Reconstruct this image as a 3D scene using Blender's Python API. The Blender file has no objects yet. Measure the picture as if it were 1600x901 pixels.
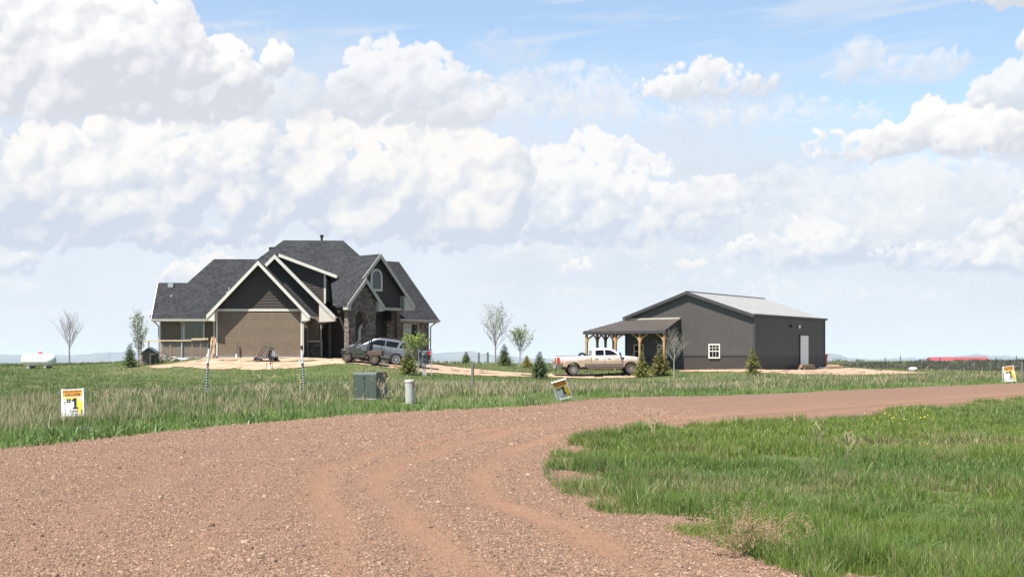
import bpy, math, random
import numpy as np
from mathutils import Vector, Matrix
random.seed(7)
RNG = np.random.default_rng(11)
R = math.radians
sc = bpy.context.scene
COL = sc.collection
CAMZ, F = 1.65, 2000.0

def at(px, py, Y):
    """world point seen at photo pixel (px,py) standing Y metres away"""
    return Vector(((px-800)/F*Y, Y, CAMZ-(py-563)/F*Y))

# ------------------------------------------------------------------ noise
def _hash(ix, iy, seed):
    h = (ix.astype(np.int64)*374761393 + iy.astype(np.int64)*668265263 + seed*974634777) & 0xFFFFFFFF
    h = ((h ^ (h >> 13))*1274126177) & 0xFFFFFFFF
    h = h ^ (h >> 16)
    return (h & 0xFFFFFF)/float(0xFFFFFF)
def vnoise(x, y, seed=0):
    xi, yi = np.floor(x), np.floor(y)
    fx, fy = x-xi, y-yi
    fx = fx*fx*fx*(fx*(fx*6-15)+10); fy = fy*fy*fy*(fy*(fy*6-15)+10)
    a = _hash(xi, yi, seed); b = _hash(xi+1, yi, seed); c = _hash(xi, yi+1, seed); d = _hash(xi+1, yi+1, seed)
    return (a*(1-fx)+b*fx)*(1-fy)+(c*(1-fx)+d*fx)*fy
def fbm(x, y, oct=4, seed=0, gain=.5):
    s = 0; a = 1; t = 0
    for o in range(oct):
        s = s + a*vnoise(x*2**o+o*17.3, y*2**o-o*9.1, seed+o); t += a; a *= gain
    return s/t
def sstep(a, b, x):
    t = np.clip((x-a)/(b-a), 0, 1); return t*t*(3-2*t)
def in_poly(x, y, poly):
    ins = np.zeros(x.shape, bool); n = len(poly)
    for i in range(n):
        x0, y0 = poly[i]; x1, y1 = poly[(i+1) % n]
        c = ((y0 > y) != (y1 > y)) & (x < (x1-x0)*(y-y0)/(y1-y0+1e-12)+x0)
        ins ^= c
    return ins
def dist_poly(x, y, pl):
    d = np.full(x.shape, 1e9)
    for (x0, y0), (x1, y1) in zip(pl[:-1], pl[1:]):
        dx, dy = x1-x0, y1-y0
        t = np.clip(((x-x0)*dx+(y-y0)*dy)/(dx*dx+dy*dy), 0, 1)
        d = np.minimum(d, np.hypot(x-x0-t*dx, y-y0-t*dy))
    return d

# ------------------------------------------------------------------ terrain
CT = []
def cp(px, py, Y): p = at(px, py, Y); CT.append((p.x, p.y, p.z))
for x, y in ((-9, -5), (2, -5), (-20, 5), (14, 5), (-9, 12), (2, 12), (-9, 23), (1, 24), (8, 14), (10, 25), (-18, 28), (-6.5, 32), (-4, 38.8), (1.15, 45.8), (5.4, 36), (14, 34), (-35, 10), (30, 15)):
    CT.append((x, y, 0.0))
for a in ((9.3, 41.5, .02), (14, 46.8, .06), (23.2, 58, .11), (8.4, 56, .05), (18.2, 66, .12), (32, 80, .21), (50, 84, .25), (60, 107, .35), (30, 45, .05), (45, 60, .15)):
    CT.append(a)
for a in ((600, 622, 48), (738, 607, 60), (880, 621, 50), (323, 616, 52), (0, 618, 56), (100, 655, 37), (0, 600, 70), (0, 586, 82), (200, 581, 87), (430, 579, 86), (640, 581, 87), (250, 570, 93), (338, 560, 92), (472, 558.5, 92),
          (230, 565, 96), (500, 561, 96), (545, 563, 88), (585, 567, 88), (580, 568, 91), (655, 569, 98), (610, 560, 100), (560, 558, 98), (700, 581, 93), (800, 584, 98), (700, 572, 104), (800, 576, 106), (880, 586, 100), (930, 589, 98), (1000, 588, 98), (850, 600, 80), (1100, 592, 90),
          (774, 568, 118), (700, 567, 116), (900, 573, 118), (60, 575, 95), (0, 571, 106), (108, 570, 108), (170, 568.5, 110), (300, 566, 115), (0, 569, 112), (-120, 570, 112),
          (1178, 577, 100), (1288, 575, 111), (978, 577, 107), (1090, 578, 104), (1100, 583, 97), (1250, 584, 98), (1350, 582, 105), (1000, 580, 101), (1176, 586, 94), (1400, 586, 100), (1500, 585, 105), (1575, 597, 84), (1400, 576, 140), (1500, 576, 140), (1590, 574, 140), (1700, 574, 140),
          (1300, 564.5, 200), (1450, 564, 210), (1600, 563, 210), (1750, 563, 210), (1200, 565, 200), (1000, 566, 200)):
    cp(*a)
CT = np.array(CT)
def _tps_fit(P, lam=.02):
    n = len(P); d = np.hypot(P[:, None, 0]-P[None, :, 0], P[:, None, 1]-P[None, :, 1])/50
    K = np.where(d > 0, d*d*np.log(d+1e-12), 0)+lam*np.eye(n)*.05
    Q = np.c_[np.ones(n), P[:, :2]/50]
    A = np.block([[K, Q], [Q.T, np.zeros((3, 3))]])
    return np.linalg.solve(A, np.r_[P[:, 2], np.zeros(3)])
_TW = _tps_fit(CT)
def gzn(x, y):
    x = np.asarray(x, float); y = np.asarray(y, float); sh = x.shape
    xf, yf = x.ravel(), y.ravel()
    cx = np.clip(xf, -75, 110); cy = np.clip(yf, -5, 215)
    z = np.empty_like(cx)
    for s in range(0, len(cx), 40000):
        a, b = cx[s:s+40000], cy[s:s+40000]
        d = np.hypot(a[:, None]-CT[None, :, 0], b[:, None]-CT[None, :, 1])/50
        K = np.where(d > 0, d*d*np.log(d+1e-12), 0)
        z[s:s+40000] = K @ _TW[:-3] + _TW[-3]+_TW[-2]*a/50+_TW[-1]*b/50
    z = np.clip(z, -.3, 2.2)
    crest = np.interp(xf/np.maximum(yf, 30), (-.3, -.05, .05, .2), (112, 120, 150, 212))
    far = sstep(0, 1, (yf-crest)/160.)
    far = np.maximum(far, sstep(120, 400, np.abs(xf)))
    far = np.maximum(far, sstep(30, 200, -yf))
    z = z*(1-far) + far*(-17+3*fbm(xf/900, yf/900, 3, 5))
    return z.reshape(sh)
def gz(x, y): return float(gzn(np.array([x]), np.array([y]))[0])
def gp(px, Y):
    x = (px-800)/F*Y
    return Vector((x, Y, gz(x, Y)))

# ------------------------------------------------------------------ objects
def thing(name, label, cat, loc=(0, 0, 0), rotz=0, group=None, rot=None):
    o = bpy.data.objects.new(name, None); COL.objects.link(o)
    o.empty_display_size = .3
    o.location = loc; o.rotation_euler = rot if rot else (0, 0, rotz)
    o['label'] = label; o['category'] = cat
    if group: o['group'] = group
    return o
def tag(o, label=None, cat=None, group=None, kind=None):
    if label: o['label'] = label
    if cat: o['category'] = cat
    if group: o['group'] = group
    if kind: o['kind'] = kind
    return o
def copy_tree(o, parent=None):
    c = o.copy(); COL.objects.link(c)
    if parent is not None: c.parent = parent
    for ch in list(o.children): copy_tree(ch, c)
    return c

class MB:
    def __init__(s): s.v = []; s.f = []; s.m = []; s.mi = 0
    def add(s, vs, fs):
        b = len(s.v); s.v += [tuple(p) for p in vs]
        s.f += [tuple(i+b for i in f) for f in fs]; s.m += [s.mi]*len(fs); return s
    def poly(s, pts): return s.add(pts, [tuple(range(len(pts)))])
    def prism(s, pts, vec):
        n = len(pts); v = Vector(vec); q = [Vector(p) for p in pts]
        fs = [tuple(range(n)), tuple(range(2*n-1, n-1, -1))]
        fs += [(i, i+n, (i+1) % n+n, (i+1) % n) for i in range(n)]
        return s.add(q+[p+v for p in q], fs)
    def slab(s, pts, t): return s.prism(pts, (0, 0, -t))
    def box(s, c, d, M=None):
        c = Vector(c); x, y, z = d[0]/2, d[1]/2, d[2]/2
        vs = [Vector((a*x, b*y, e*z)) for e in (-1, 1) for a, b in ((-1, -1), (1, -1), (1, 1), (-1, 1))]
        if M is not None: vs = [M @ p for p in vs]
        return s.add([p+c for p in vs], [(3, 2, 1, 0), (4, 5, 6, 7), (0, 1, 5, 4), (1, 2, 6, 5), (2, 3, 7, 6), (3, 0, 4, 7)])
    def beam(s, a, b, w, h, up=(0, 0, 1)):
        a, b = Vector(a), Vector(b); d = (b-a).normalized(); up = Vector(up)
        if abs(d.dot(up)) > .98: up = Vector((0, 1, 0))
        sx = d.cross(up).normalized()*w/2; sy = sx.cross(d).normalized()*h/2
        vs = [a-sx-sy, a+sx-sy, a+sx+sy, a-sx+sy, b-sx-sy, b+sx-sy, b+sx+sy, b-sx+sy]
        return s.add(vs, [(3, 2, 1, 0), (4, 5, 6, 7), (0, 1, 5, 4), (1, 2, 6, 5), (2, 3, 7, 6), (3, 0, 4, 7)])
    def tube(s, pts, rs, n=8, cap=True):
        pts = [Vector(p) for p in pts]
        if not hasattr(rs, '__len__'): rs = [rs]*len(pts)
        vs = []; fs = []
        for i, p in enumerate(pts):
            d = (pts[min(i+1, len(pts)-1)]-pts[max(i-1, 0)])
            d = d.normalized() if d.length > 1e-9 else Vector((0, 0, 1))
            a = d.orthogonal().normalized() if i == 0 else (a-d*a.dot(d)).normalized()
            b = d.cross(a)
            vs += [p+(a*math.cos(k*2*math.pi/n)+b*math.sin(k*2*math.pi/n))*rs[i] for k in range(n)]
        for i in range(len(pts)-1):
            for k in range(n):
                k2 = (k+1) % n; fs.append((i*n+k, i*n+k2, (i+1)*n+k2, (i+1)*n+k))
        if cap:
            fs.append(tuple(range(n-1, -1, -1))); fs.append(tuple(range((len(pts)-1)*n, len(pts)*n)))
        return s.add(vs, fs)
    def lathe(s, prof, n=24, c=(0, 0, 0), axis='z', closed=False):
        vs = []; fs = []; m = len(prof); c = Vector(c)
        for k in range(n):
            a = k*2*math.pi/n; ca, sa = math.cos(a), math.sin(a)
            for r, h in prof:
                p = (r*ca, r*sa, h) if axis == 'z' else ((r*ca, h, r*sa) if axis == 'y' else (h, r*ca, r*sa))
                vs.append(Vector(p)+c)
        for k in range(n):
            k2 = (k+1) % n
            for i in range(m if closed else m-1):
                j = (i+1) % m; fs.append((k*m+i, k2*m+i, k2*m+j, k*m+j))
        return s.add(vs, fs)
def obj(name, mb, mats, parent=None, world=False, smooth=False, bevel=0, off=None):
    if not isinstance(mats, (list, tuple)): mats = [mats]
    me = bpy.data.meshes.new(name)
    if world:
        r = parent
        while r.parent is not None: r = r.parent
        l = r.location; vs = [(p[0]-l.x, p[1]-l.y, p[2]-l.z) for p in mb.v]
    elif off is not None: vs = [(p[0]-off[0], p[1]-off[1], p[2]-off[2]) for p in mb.v]
    else: vs = mb.v
    me.from_pydata(vs, [], mb.f); me.validate()
    for m in mats: me.materials.append(m)
    if len(mats) > 1 and len(me.polygons) == len(mb.m): me.polygons.foreach_set('material_index', mb.m)
    import bmesh
    bm = bmesh.new(); bm.from_mesh(me); bmesh.ops.recalc_face_normals(bm, faces=bm.faces); bm.to_mesh(me); bm.free()
    if smooth:
        me.polygons.foreach_set('use_smooth', [True]*len(me.polygons))
        me.set_sharp_from_angle(angle=R(38))
    o = bpy.data.objects.new(name, me); COL.objects.link(o)
    if parent is not None: o.parent = parent
    elif off is not None: o.location = off
    if bevel:
        b = o.modifiers.new('bevel', 'BEVEL'); b.width = bevel; b.segments = 2; b.limit_method = 'ANGLE'; b.angle_limit = R(35)
    return o
def npmesh(name, V, quads=None, tris=None, mat=None, col=None, smooth=False, loc=(0, 0, 0), parent=None):
    me = bpy.data.meshes.new(name)
    nq = 0 if quads is None else len(quads); nt = 0 if tris is None else len(tris)
    me.vertices.add(len(V)); me.vertices.foreach_set('co', np.ascontiguousarray(V, np.float32).ravel())
    L = nq*4+nt*3; me.loops.add(L); me.polygons.add(nq+nt)
    idx = np.concatenate([a.ravel() for a in (quads, tris) if a is not None]).astype(np.int32)
    me.loops.foreach_set('vertex_index', idx)
    me.polygons.foreach_set('loop_start', np.r_[np.arange(nq)*4, nq*4+np.arange(nt)*3].astype(np.int32))
    if smooth: me.polygons.foreach_set('use_smooth', np.ones(nq+nt, bool))
    me.update(calc_edges=True)
    if col is not None:
        a = me.attributes.new('tint', 'FLOAT_COLOR', 'POINT')
        a.data.foreach_set('color', np.c_[col, np.ones(len(col))].astype(np.float32).ravel())
    if mat: me.materials.append(mat)
    o = bpy.data.objects.new(name, me); COL.objects.link(o); o.location = loc
    if parent is not None: o.parent = parent
    return o

# ------------------------------------------------------------------ materials
ALB = .87
def dim(nt, b):
    l = b.inputs['Base Color'].links[0]; s = l.from_socket; h = nt.nodes.new('ShaderNodeHueSaturation'); h.inputs['Value'].default_value = ALB
    nt.links.new(s, h.inputs['Color']); nt.links.new(h.outputs['Color'], b.inputs['Base Color'])
def nmat(name):
    m = bpy.data.materials.new(name); m.use_nodes = True
    nt = m.node_tree; b = nt.nodes['Principled BSDF']; return m, nt, b
def pm(name, c1, c2=None, scale=8, rough=.7, bump=0, metal=0, detail=6, spec=.5, dist=.02, contrast=(.3, .7), coat=0, stretch=None, c3=None, scale3=.6):
    m, nt, b = nmat(name); N, L = nt.nodes.new, nt.links.new
    c1, c2, c3 = (None if c is None else tuple(q*ALB for q in c) for c in (c1, c2, c3))
    b.inputs['Roughness'].default_value = rough; b.inputs['Metallic'].default_value = metal
    b.inputs['Specular IOR Level'].default_value = spec; b.inputs['Coat Weight'].default_value = coat
    b.inputs['Base Color'].default_value = (*c1, 1)
    if c2 is not None:
        tc = N('ShaderNodeTexCoord'); no = N('ShaderNodeTexNoise'); no.inputs['Scale'].default_value = scale; no.inputs['Detail'].default_value = detail
        src = tc.outputs['Object']
        if stretch:
            mp = N('ShaderNodeMapping'); mp.inputs['Scale'].default_value = stretch; L(src, mp.inputs['Vector']); src = mp.outputs['Vector']
        L(src, no.inputs['Vector'])
        r = N('ShaderNodeValToRGB'); r.color_ramp.elements[0].position, r.color_ramp.elements[1].position = contrast
        r.color_ramp.elements[0].color = (*c1, 1); r.color_ramp.elements[1].color = (*c2, 1)
        L(no.outputs['Fac'], r.inputs['Fac']); out = r.outputs['Color']
        if c3 is not None:
            n3 = N('ShaderNodeTexNoise'); n3.inputs['Scale'].default_value = scale3; n3.inputs['Detail'].default_value = 5; L(tc.outputs['Object'], n3.inputs['Vector'])
            r3 = N('ShaderNodeValToRGB'); r3.color_ramp.elements[0].position = .5; r3.color_ramp.elements[1].position = .68; L(n3.outputs['Fac'], r3.inputs['Fac'])
            mx = N('ShaderNodeMix'); mx.data_type = 'RGBA'; L(r3.outputs['Color'], mx.inputs['Factor']); L(out, mx.inputs['A']); mx.inputs['B'].default_value = (*c3, 1); out = mx.outputs['Result']
        L(out, b.inputs['Base Color'])
        if bump:
            bp = N('ShaderNodeBump'); bp.inputs['Strength'].default_value = bump; bp.inputs['Distance'].default_value = dist
            L(no.outputs['Fac'], bp.inputs['Height']); L(bp.outputs['Normal'], b.inputs['Normal'])
    return m
def stone_mat(name):
    m, nt, b = nmat(name); N, L = nt.nodes.new, nt.links.new
    tc = N('ShaderNodeTexCoord'); mp = N('ShaderNodeMapping'); mp.inputs['Scale'].default_value = (4.4, 4.4, 9); L(tc.outputs['Object'], mp.inputs['Vector'])
    v = N('ShaderNodeTexVoronoi'); v.feature = 'F1'; v.distance = 'CHEBYCHEV'; v.inputs['Scale'].default_value = 1; L(mp.outputs['Vector'], v.inputs['Vector'])
    e = N('ShaderNodeTexVoronoi'); e.feature = 'DISTANCE_TO_EDGE'; e.inputs['Scale'].default_value = 1; L(mp.outputs['Vector'], e.inputs['Vector'])
    sx = N('ShaderNodeSeparateColor'); L(v.outputs['Color'], sx.inputs['Color'])
    r = N('ShaderNodeValToRGB'); r.color_ramp.interpolation = 'CONSTANT'
    cols = [(0, (.105, .078, .06)), (.25, (.19, .145, .108)), (.45, (.14, .118, .10)), (.6, (.27, .21, .155)), (.75, (.08, .062, .053)), (.88, (.21, .185, .165))]
    els = r.color_ramp.elements
    els[0].position, els[0].color = 0, (*cols[0][1], 1); els[1].position, els[1].color = .25, (*cols[1][1], 1)
    for p, c in cols[2:]:
        q = els.new(p); q.color = (*c, 1)
    L(sx.outputs['Red'], r.inputs['Fac'])
    mr = N('ShaderNodeMapRange'); mr.inputs['From Max'].default_value = .06; L(e.outputs['Distance'], mr.inputs['Value'])
    mx = N('ShaderNodeMix'); mx.data_type = 'RGBA'; mx.inputs['A'].default_value = (.12, .105, .09, 1); L(mr.outputs['Result'], mx.inputs['Factor']); L(r.outputs['Color'], mx.inputs['B'])
    L(mx.outputs['Result'], b.inputs['Base Color']); b.inputs['Roughness'].default_value = .85; dim(nt, b)
    bp = N('ShaderNodeBump'); bp.inputs['Strength'].default_value = .8; bp.inputs['Distance'].default_value = .04; L(mr.outputs['Result'], bp.inputs['Height']); L(bp.outputs['Normal'], b.inputs['Normal'])
    return m
def shingle_mat():
    m, nt, b = nmat('asphalt shingles'); N, L = nt.nodes.new, nt.links.new
    tc = N('ShaderNodeTexCoord')
    mp = N('ShaderNodeMapping'); mp.inputs['Scale'].default_value = (5.5, 5.5, 9); L(tc.outputs['Object'], mp.inputs['Vector'])
    v = N('ShaderNodeTexVoronoi'); v.distance = 'CHEBYCHEV'; v.inputs['Scale'].default_value = 1; L(mp.outputs['Vector'], v.inputs['Vector'])
    sx = N('ShaderNodeSeparateColor'); L(v.outputs['Color'], sx.inputs['Color'])
    no = N('ShaderNodeTexNoise'); no.inputs['Scale'].default_value = 1.3; no.inputs['Detail'].default_value = 8; L(tc.outputs['Object'], no.inputs['Vector'])
    ad = N('ShaderNodeMath'); ad.operation = 'MULTIPLY_ADD'; L(sx.outputs['Red'], ad.inputs[0]); ad.inputs[1].default_value = .62; n5 = N('ShaderNodeMath'); n5.operation = 'MULTIPLY'; n5.inputs[1].default_value = .62; L(no.outputs['Fac'], n5.inputs[0]); L(n5.outputs[0], ad.inputs[2])
    r = N('ShaderNodeValToRGB'); r.color_ramp.elements[0].position = .18; r.color_ramp.elements[1].position = 1
    r.color_ramp.elements[0].color = (.012, .0125, .0135, 1); r.color_ramp.elements[1].color = (.042, .0435, .047, 1); L(ad.outputs[0], r.inputs['Fac']); L(r.outputs['Color'], b.inputs['Base Color'])
    b.inputs['Roughness'].default_value = .95; b.inputs['Specular IOR Level'].default_value = .2; dim(nt, b)
    bp = N('ShaderNodeBump'); bp.inputs['Strength'].default_value = .5; bp.inputs['Distance'].default_value = .02; L(sx.outputs['Red'], bp.inputs['Height']); L(bp.outputs['Normal'], b.inputs['Normal'])
    return m
def leaf_mat(name, trans=.35, rough=.55, spec=.3):
    m, nt, b = nmat(name); N, L = nt.nodes.new, nt.links.new
    a = N('ShaderNodeAttribute'); a.attribute_name = 'tint'; L(a.outputs['Color'], b.inputs['Base Color'])
    b.inputs['Roughness'].default_value = rough; b.inputs['Specular IOR Level'].default_value = spec
    t = N('ShaderNodeBsdfTranslucent'); L(a.outputs['Color'], t.inputs['Color'])
    mx = N('ShaderNodeMixShader'); mx.inputs[0].default_value = trans; L(b.outputs[0], mx.inputs[1]); L(t.outputs[0], mx.inputs[2])
    L(mx.outputs[0], nt.nodes['Material Output'].inputs['Surface']); return m
M = {}
M['siding'] = pm('brown lap siding', (.152, .110, .071), (.182, .132, .086), 3, .75)
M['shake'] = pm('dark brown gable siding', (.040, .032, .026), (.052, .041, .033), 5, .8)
M['stone'] = stone_mat('mixed brown ledge stone')
M['roof'] = shingle_mat()
M['white'] = pm('off white trim paint', (.60, .565, .495), (.66, .625, .55), 3, .5)
M['gutter'] = pm('cream gutter metal', (.40, .37, .315), (.47, .44, .38), 3, .4)
M['concrete'] = pm('grey concrete', (.27, .26, .25), (.38, .37, .35), 6, .9, .2)
M['glass'] = pm('dark window glass', (.010, .013, .016), rough=.05, spec=.55)
M['tint'] = pm('black tinted glass', (.006, .007, .009), rough=.06, spec=.22)
M['doordark'] = pm('dark bronze door', (.030, .026, .023), (.042, .036, .03), 4, .45)
M['postwood'] = pm('dark oiled timber', (.085, .055, .034), (.13, .085, .052), 14, .8, .2, stretch=(1, 1, .2))
M['wood'] = pm('weathered cedar', (.30, .165, .085), (.42, .26, .14), 14, .8, .2, stretch=(1, 1, .2))
M['pine'] = pm('pale new lumber', (.52, .38, .22), (.64, .50, .31), 10, .75, .1)
M['amber'] = pm('stained pine posts', (.30, .17, .065), (.44, .27, .115), 9, .6, .15, stretch=(1, 1, .3))
M['grywood'] = pm('grey weathered wood', (.10, .09, .075), (.20, .18, .155), 18, .9, .3, stretch=(1, 1, .15))
M['black'] = pm('black metal', (.012, .012, .013), (.022, .021, .021), 9, .5)
M['rubber'] = pm('dusty tyre rubber', (.022, .020, .019), (.085, .065, .05), 6, .9)
M['steel'] = pm('galvanised steel', (.42, .43, .44), (.56, .57, .58), 8, .45, metal=.6)
M['chrome'] = pm('bright chrome', (.7, .7, .72), rough=.18, metal=1)
M['barnwall'] = pm('grey ribbed metal siding', (.064, .058, .052), (.074, .067, .060), 1.2, .5)
M['barnlow'] = pm('brown ribbed wainscot', (.040, .033, .028), (.050, .041, .035), 2, .55)
M['barnroof'] = pm('metal roofing with painted sky glare', (.36, .353, .342), (.43, .42, .408), 1.5, .42, metal=.25, stretch=(1, 1, 1), c3=(.39, .38, .365))  # pale grey stands in for sky glare on darker metal roofing
M['awnroof'] = pm('dark brown porch roofing', (.075, .060, .050), (.10, .082, .068), 1.5, .42, metal=.1)
M['trimdark'] = pm('charcoal metal trim', (.040, .038, .037), (.05, .047, .045), 2, .5)
M['whitepl'] = pm('white plastic', (.78, .78, .78), (.84, .84, .83), 4, .4)
M['grnbox'] = pm('grey green enamel', (.046, .064, .047), (.062, .082, .062), 2.2, .45, c3=(.066, .076, .060), scale3=3)
M['pipe'] = pm('pale grey utility tube', (.38, .38, .34), (.48, .47, .43), 4, .6, c3=(.33, .31, .26), scale3=4)
M['red'] = pm('faded red paint', (.50, .035, .03), (.60, .06, .05), 5, .55)
M['tail'] = pm('red lamp lens', (.42, .012, .012), rough=.15, spec=.7)
M['sand'] = pm('pale crushed pink sand', (.27, .172, .108), (.41, .285, .19), .9, .95, .25, detail=9, dist=.08)

def sage_tone(n):
    return n
# ------------------------------------------------------------------ road layout
PAIRS = [((-8.2, -8), (3.0, -8)), ((-9.0, 6), (2.6, 5.5)), ((-9.4, 14), (1.82, 10.8)), ((-9.5, 19), (.68, 14.6)), ((-9.1, 23.2), (.46, 19.4)), ((-6.6, 32.2), (1.02, 24.2)), ((-3.9, 38.8), (1.65, 27.6)), ((1.15, 45.8), (4.5, 31.4)),
         ((8.4, 56), (8.0, 35.2)), ((18.2, 66), (12.5, 41.2)), ((32, 80), (20.7, 52)), ((50, 97), (38, 68)), ((75, 122), (64, 95))]
def catmull(P, n):
    P = np.array(P, float); P = np.r_[[2*P[0]-P[1]], P, [2*P[-1]-P[-2]]]; out = []
    for i in range(1, len(P)-2):
        t = np.linspace(0, 1, n, endpoint=False)[:, None]
        a, b, c, d = P[i-1:i+3]
        out.append(.5*((2*b)+(c-a)*t+(2*a-5*b+4*c-d)*t*t+(3*b-a-3*c+d)*t**3))
    return np.concatenate(out+[P[-2:-1]])
OUT = catmull([p[0] for p in PAIRS], 50); INN = catmull([p[1] for p in PAIRS], 50)
def shifted(P, d):
    t = np.gradient(P, axis=0); t /= np.hypot(t[:, 0], t[:, 1])[:, None]; return P+np.c_[t[:, 1], -t[:, 0]]*d
OUTL = [tuple(p) for p in OUT[::10]]; INNL = [tuple(p) for p in INN[::10]]
OUT = shifted(OUT, -.45); INN = shifted(INN, .85)
ROADPOLY = [tuple(p) for p in OUT[::10]]+[tuple(p) for p in INN[::10]][::-1]
TR = ((.30, .03, .3), (.46, .03, .4), (.57, .03, .4), (.66, .024, .75), (.73, .032, 1.), (.845, .025, .9), (.90, .014, .4))
def track_mask(u, v):
    w = (fbm(v*.16, u*6, 3, 31)-.5)*.05
    t = 0
    for k, (c, s, amp) in enumerate(TR):
        st = amp*np.clip(fbm(v*.13+k*7.7, u*3+k, 3, 40+k)*2.0+.0, .35, 1)
        t = np.maximum(t, np.exp(-((u+w-c)/s)**2)*st)
    t = t*np.clip(.45+1.1*fbm(u*60, v*.9, 3, 66), 0, 1.15)
    return t
def build_road():
    nu = 110
    u = np.linspace(0, 1, nu)
    V = OUT[:, None, :]*(1-u[None, :, None])+INN[:, None, :]*u[None, :, None]
    ls = np.r_[0, np.cumsum(np.hypot(*np.diff((OUT+INN)/2, axis=0).T))]
    U = np.broadcast_to(u, V.shape[:2]); S = np.broadcast_to(ls[:, None], V.shape[:2])
    t = track_mask(U, S)
    x, y = V[..., 0], V[..., 1]
    z = gzn(x, y)+.035+.05*(1-(2*U-1)**2)-.018*t+.03*(fbm(x*1.3, y*1.3, 3, 3)-.5)+.02*(fbm(x*6, y*6, 2, 4)-.5)
    e = np.minimum(U, 1-U); z = z-.07*(1-sstep(0, .03, e))
    n = len(OUT); P = np.c_[x.ravel(), y.ravel(), z.ravel()]
    i = np.arange(n*nu).reshape(n, nu)
    q = np.stack([i[:-1, :-1], i[:-1, 1:], i[1:, 1:], i[1:, :-1]], -1).reshape(-1, 4)
    edge = (1-sstep(0, .09, e))*.6*fbm(x*1.5, y*1.5, 3, 8)
    m, nt, b = nmat('red gravel road'); N, L = nt.nodes.new, nt.links.new
    a = N('ShaderNodeAttribute'); a.attribute_name = 'tint'; sp = N('ShaderNodeSeparateColor'); L(a.outputs['Color'], sp.inputs['Color'])
    tc = N('ShaderNodeTexCoord')
    v1 = N('ShaderNodeTexVoronoi'); v1.inputs['Scale'].default_value = 58; L(tc.outputs['Object'], v1.inputs['Vector'])
    s1 = N('ShaderNodeSeparateColor'); L(v1.outputs['Color'], s1.inputs['Color'])
    g = N('ShaderNodeValToRGB'); el = g.color_ramp.elements
    el[0].position = 0; el[0].color = (.10, .060, .045, 1); el[1].position = 1; el[1].color = (.28, .185, .135, 1)
    q1 = el.new(.45); q1.color = (.18, .108, .075, 1); q2 = el.new(.8); q2.color = (.228, .138, .095, 1); L(s1.outputs['Red'], g.inputs['Fac'])
    n2 = N('ShaderNodeTexNoise'); n2.inputs['Scale'].default_value = .55; n2.inputs['Detail'].default_value = 9; n2.inputs['Roughness'].default_value = .65; L(tc.outputs['Object'], n2.inputs['Vector'])
    n3 = N('ShaderNodeTexNoise'); n3.inputs['Scale'].default_value = 14; n3.inputs['Detail'].default_value = 8; L(tc.outputs['Object'], n3.inputs['Vector'])
    dirt = N('ShaderNodeValToRGB'); dirt.color_ramp.elements[0].position = .3; dirt.color_ramp.elements[1].position = .7
    dirt.color_ramp.elements[0].color = (.23, .122, .070, 1); dirt.color_ramp.elements[1].color = (.32, .182, .108, 1); L(n3.outputs['Fac'], dirt.inputs['Fac'])
    f = N('ShaderNodeMath'); f.operation = 'MULTIPLY_ADD'; L(n2.outputs['Fac'], f.inputs[0]); f.inputs[1].default_value = .8; f.inputs[2].default_value = -.34
    f2 = N('ShaderNodeMath'); f2.operation = 'ADD'; f2.use_clamp = True; L(f.outputs[0], f2.inputs[0]); L(sp.outputs['Red'], f2.inputs[1])
    f3 = N('ShaderNodeMath'); f3.operation = 'MULTIPLY'; f3.inputs[1].default_value = .66; L(f2.outputs[0], f3.inputs[0])
    mx = N('ShaderNodeMix'); mx.data_type = 'RGBA'; L(f3.outputs[0], mx.inputs['Factor']); L(g.outputs['Color'], mx.inputs['A']); L(dirt.outputs['Color'], mx.inputs['B'])
    m2 = N('ShaderNodeMix'); m2.data_type = 'RGBA'; L(sp.outputs['Green'], m2.inputs['Factor']); L(mx.outputs['Result'], m2.inputs['A']); m2.inputs['B'].default_value = (.22, .15, .095, 1)
    L(m2.outputs['Result'], b.inputs['Base Color']); b.inputs['Roughness'].default_value = .95; b.inputs['Specular IOR Level'].default_value = .15; dim(nt, b)
    bp = N('ShaderNodeBump'); bp.inputs['Strength'].default_value = .9; bp.inputs['Distance'].default_value = .02; L(v1.outputs['Distance'], bp.inputs['Height']); bp.invert = True
    L(bp.outputs['Normal'], b.inputs['Normal'])
    o = npmesh('gravel_road', P, quads=q, mat=m, col=np.c_[t.ravel(), edge.ravel(), 0*t.ravel()], smooth=True); o['kind'] = 'structure'
    # loose stones lying on the gravel
    ns = 300000
    fi = RNG.random(ns); k = np.searchsorted(ls, 0)
    Yt = 9.2*(42/9.2)**(RNG.random(ns)**1.25)
    uu = RNG.random(ns)
    # walk along the road: pick section whose centre distance from camera matches Yt
    cy = (OUT[:, 1]+INN[:, 1])/2; ii = np.clip(np.searchsorted(cy, Yt+RNG.normal(0, .4, ns)), 1, n-1); fr = RNG.random(ns)
    pa = OUT[ii-1]*(1-uu[:, None])+INN[ii-1]*uu[:, None]; pb = OUT[ii]*(1-uu[:, None])+INN[ii]*uu[:, None]
    p = pa*(1-fr[:, None])+pb*fr[:, None]; ss = ls[ii]
    tm = track_mask(uu, ss); clump = fbm(p[:, 0]*.8, p[:, 1]*.8, 3, 77)
    keep = RNG.random(ns) < np.clip(1.15-1.5*tm, .03, 1)*sstep(.25, .55, clump+.18)
    keep &= (p[:, 1] > 8.8) & (np.abs(p[:, 0]) < .45*p[:, 1])
    p = p[keep]; ss = ss[keep]; ns = len(p)
    r = .0062+.0115*RNG.random(ns)**3.2; r *= 1+np.clip((p[:, 1]-14)/30, 0, 1)*.8; r *= 1+1.1*(RNG.random(ns) > .985)
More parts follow.
